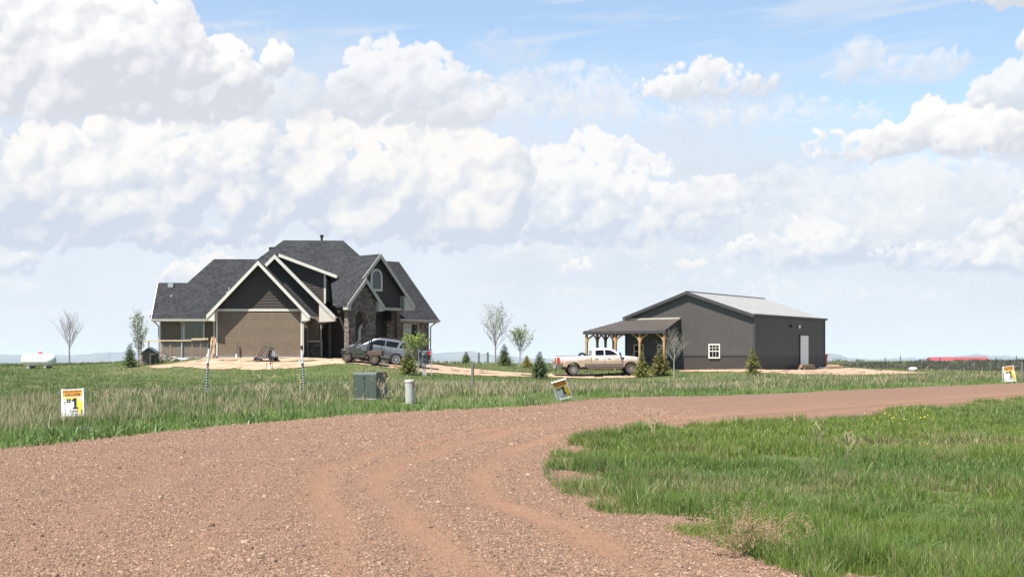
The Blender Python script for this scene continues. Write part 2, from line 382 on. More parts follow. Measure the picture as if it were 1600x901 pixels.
    base = np.array([(1, 0, 0), (-.5, .87, 0), (-.5, -.87, 0), (.5, .5, .62), (-.62, .1, .6), (.25, -.6, .65), (0, 0, -.4)])
    tri = np.array([(0, 1, 3), (1, 4, 3), (1, 2, 4), (2, 5, 4), (2, 0, 5), (0, 3, 5), (3, 4, 5)])
    ang = RNG.random(ns)*6.283; ca, sa = np.cos(ang), np.sin(ang)
    B = base[None]*(1+RNG.normal(0, .22, (ns, 7, 3)))*r[:, None, None]*np.stack([np.ones(ns)*1.15, .6+.5*RNG.random(ns), .5+.5*RNG.random(ns)], -1)[:, None, :]
    Vv = np.empty_like(B); Vv[..., 0] = B[..., 0]*ca[:, None]-B[..., 1]*sa[:, None]; Vv[..., 1] = B[..., 0]*sa[:, None]+B[..., 1]*ca[:, None]; Vv[..., 2] = B[..., 2]
    uu2 = uu[keep]
    zz = gzn(p[:, 0], p[:, 1])+.035+.05*(1-(2*uu2-1)**2)-.018*tm[keep]+.03*(fbm(p[:, 0]*1.3, p[:, 1]*1.3, 3, 3)-.5)+.02*(fbm(p[:, 0]*6, p[:, 1]*6, 2, 4)-.5)
    Vv[..., 0] += p[:, 0, None]; Vv[..., 1] += p[:, 1, None]; Vv[..., 2] += zz[:, None]+.001
    pal = np.array((1.08, 1.05, .99))*np.array([(.34, .225, .162), (.27, .172, .122), (.20, .13, .10), (.41, .30, .225), (.31, .19, .128), (.14, .093, .075), (.37, .25, .175), (.48, .40, .34)])
    c = pal[RNG.choice(8, ns, p=(.22, .22, .14, .1, .16, .05, .1, .01))]*(.47+.21*RNG.random((ns, 1)))
    T = (tri[None]+(np.arange(ns)*7)[:, None, None]).reshape(-1, 3)
    sm = leaf_mat('loose gravel stone', 0, .9, .2)
    o = npmesh('loose_gravel', Vv.reshape(-1, 3), tris=T, mat=sm, col=np.repeat(c, 7, 0)); o['kind'] = 'stuff'
build_road()

# ------------------------------------------------------------------ ground sheet
def wp(px, Y): return ((px-800)/F*Y, Y)
HOUSE_PAD = [wp(232, 92), wp(250, 88.5), wp(330, 87), wp(430, 86.3), wp(540, 86.6), wp(640, 87.2), wp(720, 90.4), wp(800, 94), wp(860, 96.5), wp(1010, 96.5), wp(1010, 99.4), wp(930, 100.5), wp(860, 101.3), wp(800, 100.6), wp(740, 101), wp(700, 101.5), wp(680, 104), wp(640, 103), wp(470, 96), wp(340, 94)]
BARN_PAD = [wp(1052, 103), wp(1075, 99.6), wp(1110, 98), wp(1180, 96.8), wp(1260, 96.6), wp(1340, 98), wp(1400, 102), wp(1450, 106), wp(1440, 108), wp(1370, 111), wp(1330, 116), wp(1290, 122), wp(1100, 108)]
def build_ground():
    def axis(lo, hi, a, b, s):
        c = np.arange(a, b+s, s); l = [a]; d = s
        while l[-1] > lo: d *= 1.18; l.append(l[-1]-d)
        h = [c[-1]]; d = s
        while h[-1] < hi: d *= 1.18; h.append(h[-1]+d)
        return np.r_[l[::-1][:-1], c, h[1:]]
    xs = axis(-14000, 14000, -60, 80, .8); ys = axis(-900, 13500, -6, 215, .8)
    X, Y = np.meshgrid(xs, ys); Z = gzn(X, Y)
    ins = in_poly(X, Y, ROADPOLY) & (Y < 110)
    Z = Z-.05*ins
    i = np.arange(X.size).reshape(X.shape)
    q = np.stack([i[:-1, :-1], i[:-1, 1:], i[1:, 1:], i[1:, :-1]], -1).reshape(-1, 4)
    m, nt, b = nmat('prairie turf'); N, L = nt.nodes.new, nt.links.new
    tc = N('ShaderNodeTexCoord')
    def noise(s, d, st=None):
        n = N('ShaderNodeTexNoise'); n.inputs['Scale'].default_value = s; n.inputs['Detail'].default_value = d; n.inputs['Roughness'].default_value = .62
        if st:
            mp = N('ShaderNodeMapping'); mp.inputs['Scale'].default_value = st; L(tc.outputs['Object'], mp.inputs['Vector']); L(mp.outputs['Vector'], n.inputs['Vector'])
        else: L(tc.outputs['Object'], n.inputs['Vector'])
        return n
    def ramp(n, p0, c0, p1, c1):
        r = N('ShaderNodeValToRGB'); e = r.color_ramp.elements; e[0].position, e[1].position = p0, p1; e[0].color = (*c0, 1); e[1].color = (*c1, 1); L(n.outputs['Fac'], r.inputs['Fac']); return r
    a = ramp(noise(9, 10), .34, (.040, .058, .018), .68, (.105, .135, .044))
    d = ramp(noise(.16, 7, (1, .6, 1)), .47, (0, 0, 0), .70, (.85, .85, .85))
    st = ramp(noise(5, 8), .3, (.10, .097, .043), .7, (.187, .16, .09))
    mx = N('ShaderNodeMix'); mx.data_type = 'RGBA'; L(d.outputs['Color'], mx.inputs['Factor']); L(a.outputs['Color'], mx.inputs['A']); L(st.outputs['Color'], mx.inputs['B'])
    dd = ramp(noise(.9, 10), .60, (0, 0, 0), .72, (.8, .8, .8))
    m2 = N('ShaderNodeMix'); m2.data_type = 'RGBA'; L(dd.outputs['Color'], m2.inputs['Factor']); L(mx.outputs['Result'], m2.inputs['A']); m2.inputs['B'].default_value = (.19, .125, .08, 1)
    L(m2.outputs['Result'], b.inputs['Base Color']); b.inputs['Roughness'].default_value = 1; b.inputs['Specular IOR Level'].default_value = .1; dim(nt, b)
    o = npmesh('ground', np.c_[X.ravel(), Y.ravel(), Z.ravel()], quads=q, mat=m, smooth=True); o['kind'] = 'structure'
build_ground()
def pad(name, poly, label_mat, cell=.22, lift=.03):
    P = np.array(poly); x0, y0 = P.min(0)-1; x1, y1 = P.max(0)+1
    xs = np.arange(x0, x1, cell*1.6); ys = np.arange(y0, y1, cell)
    X, Y = np.meshgrid(xs, ys)
    cx = (X[:-1, :-1]+X[1:, 1:])/2; cy = (Y[:-1, :-1]+Y[1:, 1:])/2
    jx = cx+(fbm(cx*.8, cy*.8, 3, 21)-.5)*2.4; jy = cy+(fbm(cx*.8, cy*.8, 3, 22)-.5)*1.9
    ok = in_poly(jx, jy, poly) & (fbm(cx*.9, cy*1.6, 4, 23) < .70)
    Z = gzn(X, Y)+lift+.05*(fbm(X*1.5, Y*1.5, 3, 24)-.4)
    i = np.arange(X.size).reshape(X.shape)
    q = np.stack([i[:-1, :-1], i[:-1, 1:], i[1:, 1:], i[1:, :-1]], -1)[ok]
    used = np.unique(q); rm = np.full(X.size, -1); rm[used] = np.arange(len(used))
    o = npmesh(name, np.c_[X.ravel(), Y.ravel(), Z.ravel()][used], quads=rm[q], mat=label_mat, smooth=True); o['kind'] = 'structure'
pad('sand_driveway', HOUSE_PAD, M['sand']); pad('sand_yard', BARN_PAD, M['sand'])
def on_pad(x, y): return in_poly(x, y, HOUSE_PAD) | in_poly(x, y, BARN_PAD)

# ------------------------------------------------------------------ hills
def build_hills():
    az = np.linspace(-.75, .75, 420); rows = 12
    D = np.linspace(10200, 12600, rows)
    prof = np.interp(az*F+800, (-700, 0, 60, 130, 175, 215, 245, 400, 690, 730, 765, 800, 860, 1000, 1285, 1300, 1320, 1350, 1480, 1515, 1524, 1550, 1556, 1575, 1600, 1700, 2300),
                     (9, 9, 8.5, 9, 14, 15, 11, 9, 12, 15, 10, 5, 3, 2, 9, 11, 6, 1, 6, 8, 11, 7, 9, 8, 5, 7, 8))
    prof = prof+(fbm(az*160, az*0, 4, 61)-.5)*3.5
    A, DD = np.meshgrid(az, D)
    env = np.sin(np.linspace(0, 1, rows)**.8*math.pi)[:, None]
    Z = -19+(np.clip(prof, .5, 99)[None]/F*DD+21)*env*(.9+.2*fbm(A*90, DD/900, 3, 62))
    X = A*DD; i = np.arange(X.size).reshape(X.shape)
    q = np.stack([i[:-1, :-1], i[:-1, 1:], i[1:, 1:], i[1:, :-1]], -1).reshape(-1, 4)
    m = pm('far dry hills', (.07, .08, .05), (.15, .13, .09), .004, 1)
    o = npmesh('hills', np.c_[X.ravel(), DD.ravel(), Z.ravel()], quads=q, mat=m, smooth=True); o['kind'] = 'structure'
build_hills()

# ------------------------------------------------------------------ grass
GRASS = leaf_mat('grass blade', .35, .48, .38)
def blades(name, x, y, h, w, col, lean=.35, seg=2, dirn=None, zoff=-.02, bendv=.5):
    n = len(x); z = gzn(x, y)+zoff
    az = RNG.random(n)*6.283 if dirn is None else dirn
    l = lean*(RNG.random(n)**1.2)*1.3
    dx, dy = np.cos(az), np.sin(az)
    fa = RNG.random(n)*3.1416
    sx, sy = np.cos(fa), np.sin(fa)
    t = np.linspace(0, 1, seg+1)
    rows = []
    for k, tt in enumerate(t):
        bend = l*(tt**1.7)
        cz = z+h*tt*(1-.28*l*tt)
        cx = x+dx*bend*h; cyy = y+dy*bend*h
        ww = w*(1-tt)**.7*.5*(1 if k else .8)
        if k < seg:
            rows.append(np.stack([cx-sx*ww, cyy-sy*ww, cz], -1)); rows.append(np.stack([cx+sx*ww, cyy+sy*ww, cz], -1))
        else: rows.append(np.stack([cx, cyy, cz], -1))
    V = np.stack(rows, 1); nv = 2*seg+1
    q = np.array([(2*k, 2*k+1, 2*k+3, 2*k+2) for k in range(seg-1)]).reshape(-1, 4); tr = np.array([(2*seg-2, 2*seg-1, 2*seg)])
    off = (np.arange(n)*nv)[:, None, None]
    tint = np.repeat(np.r_[np.repeat(t[:-1], 2), 1][None, :, None], n, 0)
    c = np.clip(col*.62, 0, 1)[:, None, :]*np.ones_like(tint)
    o = npmesh(name, V.reshape(-1, 3), quads=(q[None]+off).reshape(-1, 4) if seg > 1 else None, tris=(tr[None]+off).reshape(-1, 3), mat=GRASS, col=c.reshape(-1, 3))
    o['kind'] = 'stuff'; return o
def mixc(a, b, t): return np.array(a)[None]*(1-t[:, None])+np.array(b)[None]*t[:, None]
def verge():
    # the tall grass inside the bend
    n = 1050000
    Yv = 8.5*(75/8.5)**(RNG.random(n)**.95); X = (RNG.random(n)*.60-.01)*Yv*1.02
    ING = [tuple(p) for p in shifted(INN, -.85)[::10]]
    inner = ING+[(140, 100), (140, -8)]
    k = in_poly(X, Yv, inner); X, Yv = X[k], Yv[k]
    d = dist_poly(X, Yv, ING)
    cl = fbm(X*1.1, Yv*1.1, 4, 51); big = fbm(X*.16, Yv*.22, 4, 52)
    p = np.clip(.55+1.3*(cl-.3), .42, 1)*sstep(-.30, .32, d-.30*(fbm(X*1.9, Yv*1.9, 3, 58)-.42))
    bare = (fbm(X*.55+5, Yv*.7, 4, 53) > .665); p = np.where(bare, p*.45, p)
    k = RNG.random(len(X)) < p; X, Yv, d, cl, big, bare = (a[k] for a in (X, Yv, d, cl, big, bare)); n = len(X)
    h = (.07+.26*np.clip((cl-.28)*2.2, 0, 1))*(.42+.72*RNG.random(n))*.9; h *= np.where(d < .5, .8, 1); h *= np.where(Yv > 30, .85, 1)
    h = np.where((d < .9) & (cl > .6), h*1.35, h)
    w = (.0065+.0045*RNG.random(n))*np.clip(Yv/14, .8, 2.6)
    t = np.clip((big-.38)*3.2+RNG.normal(0, .22, n), 0, 1)
    col = mixc((.245, .345, .056), (.140, .255, .055), t)
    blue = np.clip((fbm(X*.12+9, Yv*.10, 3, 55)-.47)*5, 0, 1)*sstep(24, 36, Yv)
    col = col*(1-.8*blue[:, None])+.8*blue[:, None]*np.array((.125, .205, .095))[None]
    lime = RNG.random(n) < .18; col[lime] = np.array((.265, .36, .08))*(.8+.4*RNG.random((lime.sum(), 1)))
    dry = RNG.random(n) < (.085+.30*np.clip((fbm(X*.4, Yv*.35, 4, 54)-.60)*7, 0, 1)+.2*bare)
    col[dry] = np.array((.46, .38, .21))*(.7+.5*RNG.random((dry.sum(), 1)))
    col = col*(.78+.44*RNG.random((n, 1)))
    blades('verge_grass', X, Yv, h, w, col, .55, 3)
    print('verge', n)
def field():
    n = 560000
    Yv = 19*(112/19)**(RNG.random(n)**.9); X = (RNG.random(n)*.94-.47)*Yv
    outer = OUTL+[(75, 300), (-200, 300), (-200, -8)]
    k = in_poly(X, Yv, outer) & ~on_pad(X, Yv); X, Yv = X[k], Yv[k]
    d = dist_poly(X, Yv, OUTL)
    cl = fbm(X*.8, Yv*.8, 4, 71); big = fbm(X*.10, Yv*.14, 4, 72)
    p = np.clip(.3+1.4*(cl-.3), .1, 1)*np.where(d < 4.5, .10+.95*sstep(.36, .56, fbm(X*1.15, Yv*1.15, 3, 78)), 1)
    bare = (fbm(X*.45, Yv*.6, 4, 73) > .66) & (d < 9) & (d > 1.2); p = np.where(bare, p*.12, p)
    k = RNG.random(len(X)) < p; X, Yv, d, cl, big = (a[k] for a in (X, Yv, d, cl, big)); n = len(X)
    w = (.010+.007*RNG.random(n))*np.clip(Yv/32, .8, 2.2)
    edge = 1-sstep(2.0, 5.5, d+(cl-.5)*3); mid = sstep(2, 5.5, d)*(1-sstep(15, 27, d+(big-.5)*16))
    h = (.16+.22*cl)*(.6+.7*RNG.random(n))
    dry = RNG.random(n) < (.05+.46*mid*np.clip((fbm(X*.38, Yv*.38, 4, 74)-.40)*4.5, .08, 1))
    h = np.where(dry & (mid > .3), h*1.45, h); h = np.where(edge > .6, h*(.35+2.2*np.clip(fbm(X*1.7, Yv*1.7, 3, 79)-.33, 0, 1)), h)
    h *= np.where(d > 20, .55, .9)
    for sx_, sy_ in ((-12.66, 37), (2.03, 49), (-3.6, 45.6), (-5.2, 47), (-35, 94)): h *= np.clip(.25+np.hypot(X-sx_, (Yv-sy_+.5)*.7)/1.3, .25, 1)
    col = mixc((.150, .240, .050), (.130, .205, .056), np.clip(RNG.normal(.5, .35, n), 0, 1))
    e = edge > RNG.random(n); col[e] = np.array((.18, .31, .06))*(.75+.6*RNG.random((e.sum(), 1)))
    col[dry] = np.array((.64, .53, .33))*(.65+.6*RNG.random((dry.sum(), 1)))
    col *= (.8+.4*RNG.random((n, 1)))
    blades('field_grass', X, Yv, h, w, col, .5, 2)
    print('field', n)
    # tall straw stalks standing in the ditch band
    n = 9000
    Yv = 24*(75/24)**RNG.random(n); X = (RNG.random(n)*.92-.46)*Yv
    k = in_poly(X, Yv, outer); X, Yv = X[k], Yv[k]; d = dist_poly(X, Yv, OUTL)
    cl = fbm(X*.35, Yv*.35, 4, 81); pr = sstep(2.5, 5, d)*(1-sstep(10, 20, d))*np.clip((cl-.38)*4, 0, 1)
    k = RNG.random(len(X)) < pr; X, Yv = X[k], Yv[k]; n = len(X)
    blades('straw_stalks', X, Yv, .35+.5*RNG.random(n), .012+.008*RNG.random(n), np.array((.62, .52, .34))*(.7+.5*RNG.random((n, 1))), .5, 2)
    # broad leaved green weeds on the verge
    n = 70000
    Yv = 18*(95/18)**RNG.random(n); X = (RNG.random(n)*.94-.47)*Yv
    k = in_poly(X, Yv, outer); X, Yv = X[k], Yv[k]; d = dist_poly(X, Yv, OUTL)
    cl = fbm(X*.9, Yv*.9, 4, 91); k = RNG.random(len(X)) < (1-sstep(.8, 4.2, d))*np.clip((cl-.40)*5, 0, 1); X, Yv, cl = X[k], Yv[k], cl[k]; n = len(X)
    blades('verge_weeds', X, Yv, (.12+.45*np.clip(cl-.35, 0, 1))*(.5+RNG.random(n)), .035+.03*RNG.random(n), np.array((.17, .275, .068))*(.65+.7*RNG.random((n, 1))), .9, 2)
def sagebrush():
    # grey green brush and rough turf beyond the barn, too many to count
    n = 26000
    c = 900; cy = 118+95*RNG.random(c)**.8; cx = (.16+.34*RNG.random(c))*cy
    k = fbm(cx*.05, cy*.06, 3, 95) > .42; cx, cy = cx[k], cy[k]; c = len(cx)
    j = RNG.integers(0, c, n); s = (.35+.55*RNG.random(c))[j]
    X = cx[j]+RNG.normal(0, .42, n)*s*1.6; Yv = cy[j]+RNG.normal(0, .42, n)*s*1.6
    tone = RNG.random(c)[j]
    col = mixc((.105, .115, .072), (.17, .165, .125), tone)*(.7+.6*RNG.random((n, 1)))
    blades('sagebrush', X, Yv, s*(.35+.5*RNG.random(n)), .07+.05*RNG.random(n), col, .8, 2)
    n = 40000
    Yv = 100*(205/100)**RNG.random(n); X = (RNG.random(n)*.94-.47)*Yv
    k = ~on_pad(X, Yv) & ((X > .02*Yv) | (Yv < 122)) & ~((X > -29) & (X < 0) & (Yv > 91) & (Yv < 112)); X, Yv = X[k], Yv[k]; n = len(X)
    cl = fbm(X*.2, Yv*.2, 4, 97)
    blades('far_turf', X, Yv, (.12+.22*cl)*(.6+.6*RNG.random(n)), .05+.04*RNG.random(n), mixc((.15, .215, .06), (.24, .24, .12), np.clip((cl-.4)*4+RNG.normal(0, .3, n), 0, 1))*(.8+.4*RNG.random((n, 1))), .5, 2)
verge(); field(); sagebrush()
# ------------------------------------------------------------------ sky, sun, haze, camera
SUN_EL, SUN_AZ = 62.0, 46.0           # sun stands behind the camera, to its left
EXPO = 1.32
def build_sky():
    W, H = 2100, 860; A0, A1, W0, W1 = -.66, .66, -.03, .51
    sxp = W/(A1-A0)/F                                   # texels per photo pixel
    def tx(px): return (math.atan((px-800)/F)-A0)/(A1-A0)*W
    def ty(px, py): return ((563-py)/F*math.cos(math.atan((px-800)/F))-W0)/(W1-W0)*H
    gx, gy = np.meshgrid(np.arange(W, dtype=float), np.arange(H, dtype=float))
    wx = (fbm(gx/70, gy/70, 5, 201)-.5)*46+(fbm(gx/15, gy/15, 4, 203)-.5)*13
    wy = (fbm(gx/70, gy/70, 5, 202)-.5)*46+(fbm(gx/15, gy/15, 4, 204)-.5)*13
    det = fbm(gx/26, gy/26, 6, 205); det2 = fbm(gx/120, gy/80, 5, 206); det3 = fbm(gx/9, gy/9, 4, 208)
    hz = np.clip((gy/H*(W1-W0)+W0)/.28, 0, 1)           # 0 horizon .. 1 top of the photo
    # thin milky veil, thinner toward the top
    fibre = fbm(gx/260+gy/90, gy/22-gx/190, 6, 207)
    va = np.clip(.97-.80*sstep(.50, .93, hz+.35*(det2-.5)+.10*np.sin(gx/W*9+1)), .08, .97)
    va = np.maximum(va, .70*np.clip((fibre-.43)*4, 0, 1)*sstep(.55, .95, hz))
    lo = np.exp(-hz/.10)[..., None]*np.array((.10, .09, .08)); veil = np.stack([.755-.03*hz, .81-.01*hz, .872+.03*hz], -1)+lo+.10*(det2-.5)[..., None]
    rgb = veil.copy(); al = va.copy()
    rng = np.random.default_rng(5)
    Lx, Ly, Lz = -.42, .62, .66
    def cloud(lobes, base, top=(1.0, .985, .965), bot=(.70, .735, .80), dens=1.0, op=1.0, relief=1.0, soft=1.0, gain=1.0):
        nonlocal rgb, al
        P = []
        for (px, py, rx, ry) in lobes:
            cx, cy, rx, ry = tx(px), ty(px, py), rx*sxp, ry*sxp
            m = min(rx, ry)
            for _ in range(14):
                a = rng.random()*6.283; q = rng.random()**.5*.62; P.append((cx+math.cos(a)*q*rx, cy+math.sin(a)*q*ry, m*(.36+.22*rng.random()), rng.random()*m*.5))
            k = int(26+rx*ry/26)
            for _ in range(min(k, 170)):
                a = rng.random()*6.283; q = .60+.34*rng.random(); r = m*(.10+.20*rng.random()**2)
                P.append((cx+math.cos(a)*q*rx, cy+math.sin(a)*q*ry, r, rng.random()*m*.85+.15*m))
        by = ty(lobes[0][0], base)
        x0 = int(max(0, min(p[0]-p[2] for p in P)-60)); x1 = int(min(W, max(p[0]+p[2] for p in P)+60))
        y0 = int(max(0, min(p[1]-p[2] for p in P)-60)); y1 = int(min(H, max(p[1]+p[2] for p in P)+60))
        if x1-x0 < 4 or y1-y0 < 4: return
        X = gx[y0:y1, x0:x1]+wx[y0:y1, x0:x1]*.55; Y = gy[y0:y1, x0:x1]+wy[y0:y1, x0:x1]*.55
        Zb = np.zeros(X.shape); T = np.zeros(X.shape)
        for (cx, cy, r, zc) in P:
            a0 = max(0, int(cx-r-34-x0)); a1 = min(x1-x0, int(cx+r+34-x0)); b0 = max(0, int(cy-r-34-y0)); b1 = min(y1-y0, int(cy+r+34-y0))
            if a1 <= a0 or b1 <= b0: continue
            d2 = ((X[b0:b1, a0:a1]-cx)**2+(Y[b0:b1, a0:a1]-cy)**2)/(r*r)
            h = np.sqrt(np.clip(1-d2, 0, 1))
            Zb[b0:b1, a0:a1] = np.maximum(Zb[b0:b1, a0:a1], np.where(h > 0, zc*np.minimum(1, h*2.2)+r*h, 0)); T[b0:b1, a0:a1] += max(r, 13)*h
        dt = det[y0:y1, x0:x1]
        Zb = Zb+(dt-.5)*30
        for _ in range(2):
            Zb = (Zb+np.roll(Zb, 1, 0)+np.roll(Zb, -1, 0)+np.roll(Zb, 1, 1)+np.roll(Zb, -1, 1))/5
        fy = np.fft.fftfreq(Zb.shape[0]*2)[:, None]; fx = np.fft.rfftfreq(Zb.shape[1]*2)[None]
        Zf = np.fft.rfft2(np.pad(Zb, ((0, Zb.shape[0]), (0, Zb.shape[1]))))
        blur = lambda sg: np.fft.irfft2(Zf*np.exp(-2*(math.pi*sg)**2*(fx*fx+fy*fy)))[:Zb.shape[0], :Zb.shape[1]]
        sh = 0
        for Zq, wgt, st in ((Zb, .12, 1.0), (blur(4), .33, 1.1), (blur(14), .55, 1.4)):
            Zq = Zq*st
            dy_, dx_ = np.gradient(Zq)
            nl = 1/np.sqrt(1+dx_**2+dy_**2); sh = sh+wgt*np.clip((-dx_*Lx-dy_*Ly+Lz)*nl, 0, 1)
        a = 1-np.exp(-T/(13*soft)*dens*np.clip(.1+1.9*dt+.8*(det2[y0:y1, x0:x1]-.5), .05, 3))
        a = np.clip(a*1.1-.05, 0, 1); crisp = sstep(.10, .80, a+.8*(det3[y0:y1, x0:x1]-.5)*sstep(0, .3, a)*(1-sstep(.7, 1, a))); a = a*(soft > 2)+crisp*(soft <= 2)
        yy = gy[y0:y1, x0:x1]; hgt = max(p[1]+p[2] for p in P)-by
        rel = np.clip((yy-by)/max(hgt, 1), 0, 1)
        a = a*sstep(by-7, by+10, yy+wy[y0:y1, x0:x1]*.35)*op
        rim = np.exp(-T/26)
        lit = .22+.60*sstep(.05, .80, rel+.55*(dt-.5)+.55*(det2[y0:y1, x0:x1]-.5))+1.05*relief*(sh-.62)+.38*rim+.42*(det3[y0:y1, x0:x1]-.5)
        lit = np.clip(lit*gain, 0, 1)[..., None]
        c = np.array(bot)[None, None]*(1-lit)+np.array(top)[None, None]*lit
        A = a[..., None]; ba = al[y0:y1, x0:x1, None]
        oa = A+ba*(1-A)
        rgb[y0:y1, x0:x1] = (c*A+rgb[y0:y1, x0:x1]*ba*(1-A))/np.maximum(oa, 1e-4)
        al[y0:y1, x0:x1] = oa[..., 0]
    pale = dict(bot=(.665, .735, .84), op=.95, soft=1.1)
    # background banks near the horizon, back to front
    cloud([(640, 362, 60, 22), (720, 372, 50, 16)], 385, **pale)
    cloud([(300, 425, 50, 26), (335, 405, 30, 18), (260, 440, 40, 14)], 446, top=(1, .97, .93), **pale)
    cloud([(905, 418, 34, 13), (890, 424, 40, 8)], 430, top=(1, .97, .92), **pale)
    cloud([(1080, 412, 30, 12), (1040, 422, 60, 9), (1000, 426, 40, 7)], 432, top=(1, .97, .92), **pale)
    cloud([(1265, 358, 44, 26), (1170, 386, 50, 20), (1260, 392, 130, 30), (1350, 378, 80, 34), (1220, 398, 110, 22)], 418, **pale)
    cloud([(1450, 398, 100, 24), (1550, 385, 56, 44), (1605, 370, 50, 56), (1500, 405, 110, 24)], 428, **pale)
    cloud([(1650, 395, 110, 40), (1750, 400, 90, 30)], 425, **pale)
    cloud([(-60, 400, 110, 40), (-180, 390, 100, 50)], 430, **pale)
    cloud([(870, 275, 66, 50), (922, 222, 30, 24), (960, 245, 55, 34), (830, 292, 50, 40), (1010, 262, 48, 20), (1115, 300, 36, 28), (1090, 325, 66, 48), (960, 335, 120, 56), (820, 362, 60, 30), (900, 320, 100, 60)], 400, bot=(.665, .735, .84), op=.92, soft=1.4)
    cloud([(500, 215, 52, 40), (590, 208, 80, 42), (690, 240, 80, 56), (640, 290, 80, 50), (470, 262, 66, 54), (420, 312, 60, 48), (395, 350, 48, 36), (560, 315, 110, 64), (760, 300, 72, 80), (690, 350, 90, 46)], 402, top=(1.0, .975, .94), bot=(.665, .725, .825), soft=1.0)
    cloud([(70, 218, 54, 36), (190, 222, 56, 40), (150, 275, 190, 74), (330, 235, 120, 56), (60, 330, 130, 60), (250, 325, 160, 64), (-80, 280, 120, 90), (380, 215, 60, 40)], 396, top=(1.0, .98, .95), bot=(.655, .715, .82), soft=1.0)
    # soft lit sheets
    sheet = dict(bot=(.72, .775, .86), top=(.98, .97, .955), soft=3.2, relief=.5)
    for px, py, rx, ry in ((1330, 300, 260, 46), (1500, 330, 190, 50), (1000, 172, 190, 34), (1230, 180, 150, 26), (880, 140, 130, 36), (1480, 285, 170, 34), (1250, 345, 210, 34), (760, 170, 60, 40), (960, 400, 200, 30), (420, 398, 130, 26), (1300, 462, 330, 18), (960, 492, 260, 14), (1480, 512, 230, 11), (180, 492, 240, 16), (840, 455, 130, 14), (60, 450, 120, 14), (1150, 440, 160, 16)): cloud([(px, py, rx, ry), (px+rx*.5, py+ry*.2, rx*.6, ry*.7), (px-rx*.5, py+ry*.1, rx*.6, ry*.7)], py+ry*1.1, op=.72, **sheet)
    # upper decks
    cloud([(780, 75, 60, 26), (830, 85, 40, 18)], 104, bot=(.72, .76, .83), top=(.80, .82, .87), op=.45, soft=3)
    cloud([(385, 62, 60, 26), (420, 75, 30, 18)], 92, bot=(.72, .77, .84), top=(.82, .84, .89), op=.45, soft=3)
    cloud([(600, 100, 58, 46), (655, 118, 80, 48), (705, 160, 90, 44), (560, 150, 60, 48), (620, 170, 120, 36)], 205, bot=(.715, .745, .81), top=(.97, .965, .97), op=.93, soft=1.6)
    cloud([(430, 155, 80, 50), (500, 170, 60, 34)], 196, bot=(.74, .77, .83), top=(.90, .905, .93), op=.85, soft=2.2)
    cloud([(350, 80, 36, 22), (425, 95, 26, 28), (388, 112, 50, 20), (350, 100, 40, 20)], 132, top=(1.05, 1.03, 1.01), soft=1)
    cloud([(120, 65, 150, 84), (40, 110, 110, 90), (225, 80, 100, 66), (320, 140, 110, 52), (230, 140, 150, 56), (60, 30, 80, 60), (-60, 90, 110, 100), (180, 10, 120, 60)], 190, top=(1.05, 1.03, 1.01), bot=(.70, .725, .79), soft=.85)
    cloud([(1100, 125, 96, 28), (1060, 138, 70, 22), (1165, 138, 70, 22), (1105, 108, 36, 18)], 157, bot=(.71, .745, .81), top=(1, .985, .97), op=.92, soft=1.6)
    cloud([(1335, 88, 44, 32), (1415, 108, 90, 28), (1470, 102, 50, 24), (1320, 110, 34, 20)], 142, bot=(.725, .765, .83), top=(.93, .93, .95), op=.72, soft=2.4)
    cloud([(1450, 182, 30, 28), (1495, 208, 100, 38), (1560, 215, 100, 42), (1350, 228, 92, 26), (1420, 220, 80, 30), (1640, 220, 80, 40)], 256, bot=(.70, .735, .80), top=(1.02, 1, .98), soft=1.2)
    cloud([(1600, 135, 60, 40), (1560, 150, 46, 30), (1680, 140, 90, 50)], 186, bot=(.71, .745, .81), top=(.97, .965, .97), op=.9, soft=1.6)
    cloud([(960, 182, 44, 18), (930, 176, 22, 14)], 196, bot=(.73, .77, .84), top=(.86, .87, .91), op=.6, soft=2)
    for (px, py, rx, ry) in ((1332, 343, 20, 5), (1253, 292, 16, 7), (865, 189, 26, 8), (1080, 218, 50, 8), (1215, 222, 26, 9), (990, 222, 60, 9), (1160, 285, 30, 8), (1185, 222, 20, 7), (820, 215, 34, 20)):
        cloud([(px, py, rx, ry), (px+rx*.6, py+ry*.3, rx*.6, ry*.7)], py+ry*1.2, bot=(.70, .76, .85), top=(.76, .80, .87), op=.55, soft=2.4)
    # plain cumulus outside the frame and higher up
    for _ in range(26):
        px = rng.choice((-1, 1))*(900+560*rng.random())+800; py = 420-620*rng.random()
        s = 40+90*rng.random(); cloud([(px, py, s*1.6, s*.7), (px+s, py+s*.2, s, s*.5), (px-s, py+s*.25, s, s*.45)], py+s*.6, soft=1.3)
    for _ in range(12):
        px = 1700*rng.random()-50; py = -60-300*rng.random(); s = 40+80*rng.random()
        cloud([(px, py, s*1.7, s*.6), (px+s, py+s*.2, s, s*.45)], py+s*.5, op=.8, soft=1.6)
    al *= 1-sstep(.88, 1, gy/H)
    px = np.empty((H, W, 4), np.float32); px[..., :3] = rgb; px[..., 3] = al
    im = bpy.data.images.new('cloud_field', W, H, alpha=True, float_buffer=True, is_data=True)
    im.alpha_mode = 'CHANNEL_PACKED'
    im.pixels.foreach_set(px.ravel()); im.update(); im.pack()
    w = bpy.data.worlds.new('World'); sc.world = w; w.use_nodes = True
    nt = w.node_tree; N, L = nt.nodes.new, nt.links.new; bg = nt.nodes['Background']
    sky = N('ShaderNodeTexSky'); sky.sky_type = 'NISHITA'; sky.sun_disc = False
    sky.sun_elevation = R(SUN_EL); sky.sun_rotation = R(180+SUN_AZ); sky.altitude = 1800; sky.dust_density = .6; sky.ozone_density = 1.3
    tc = N('ShaderNodeTexCoord'); sp = N('ShaderNodeSeparateXYZ'); L(tc.outputs['Generated'], sp.inputs[0])
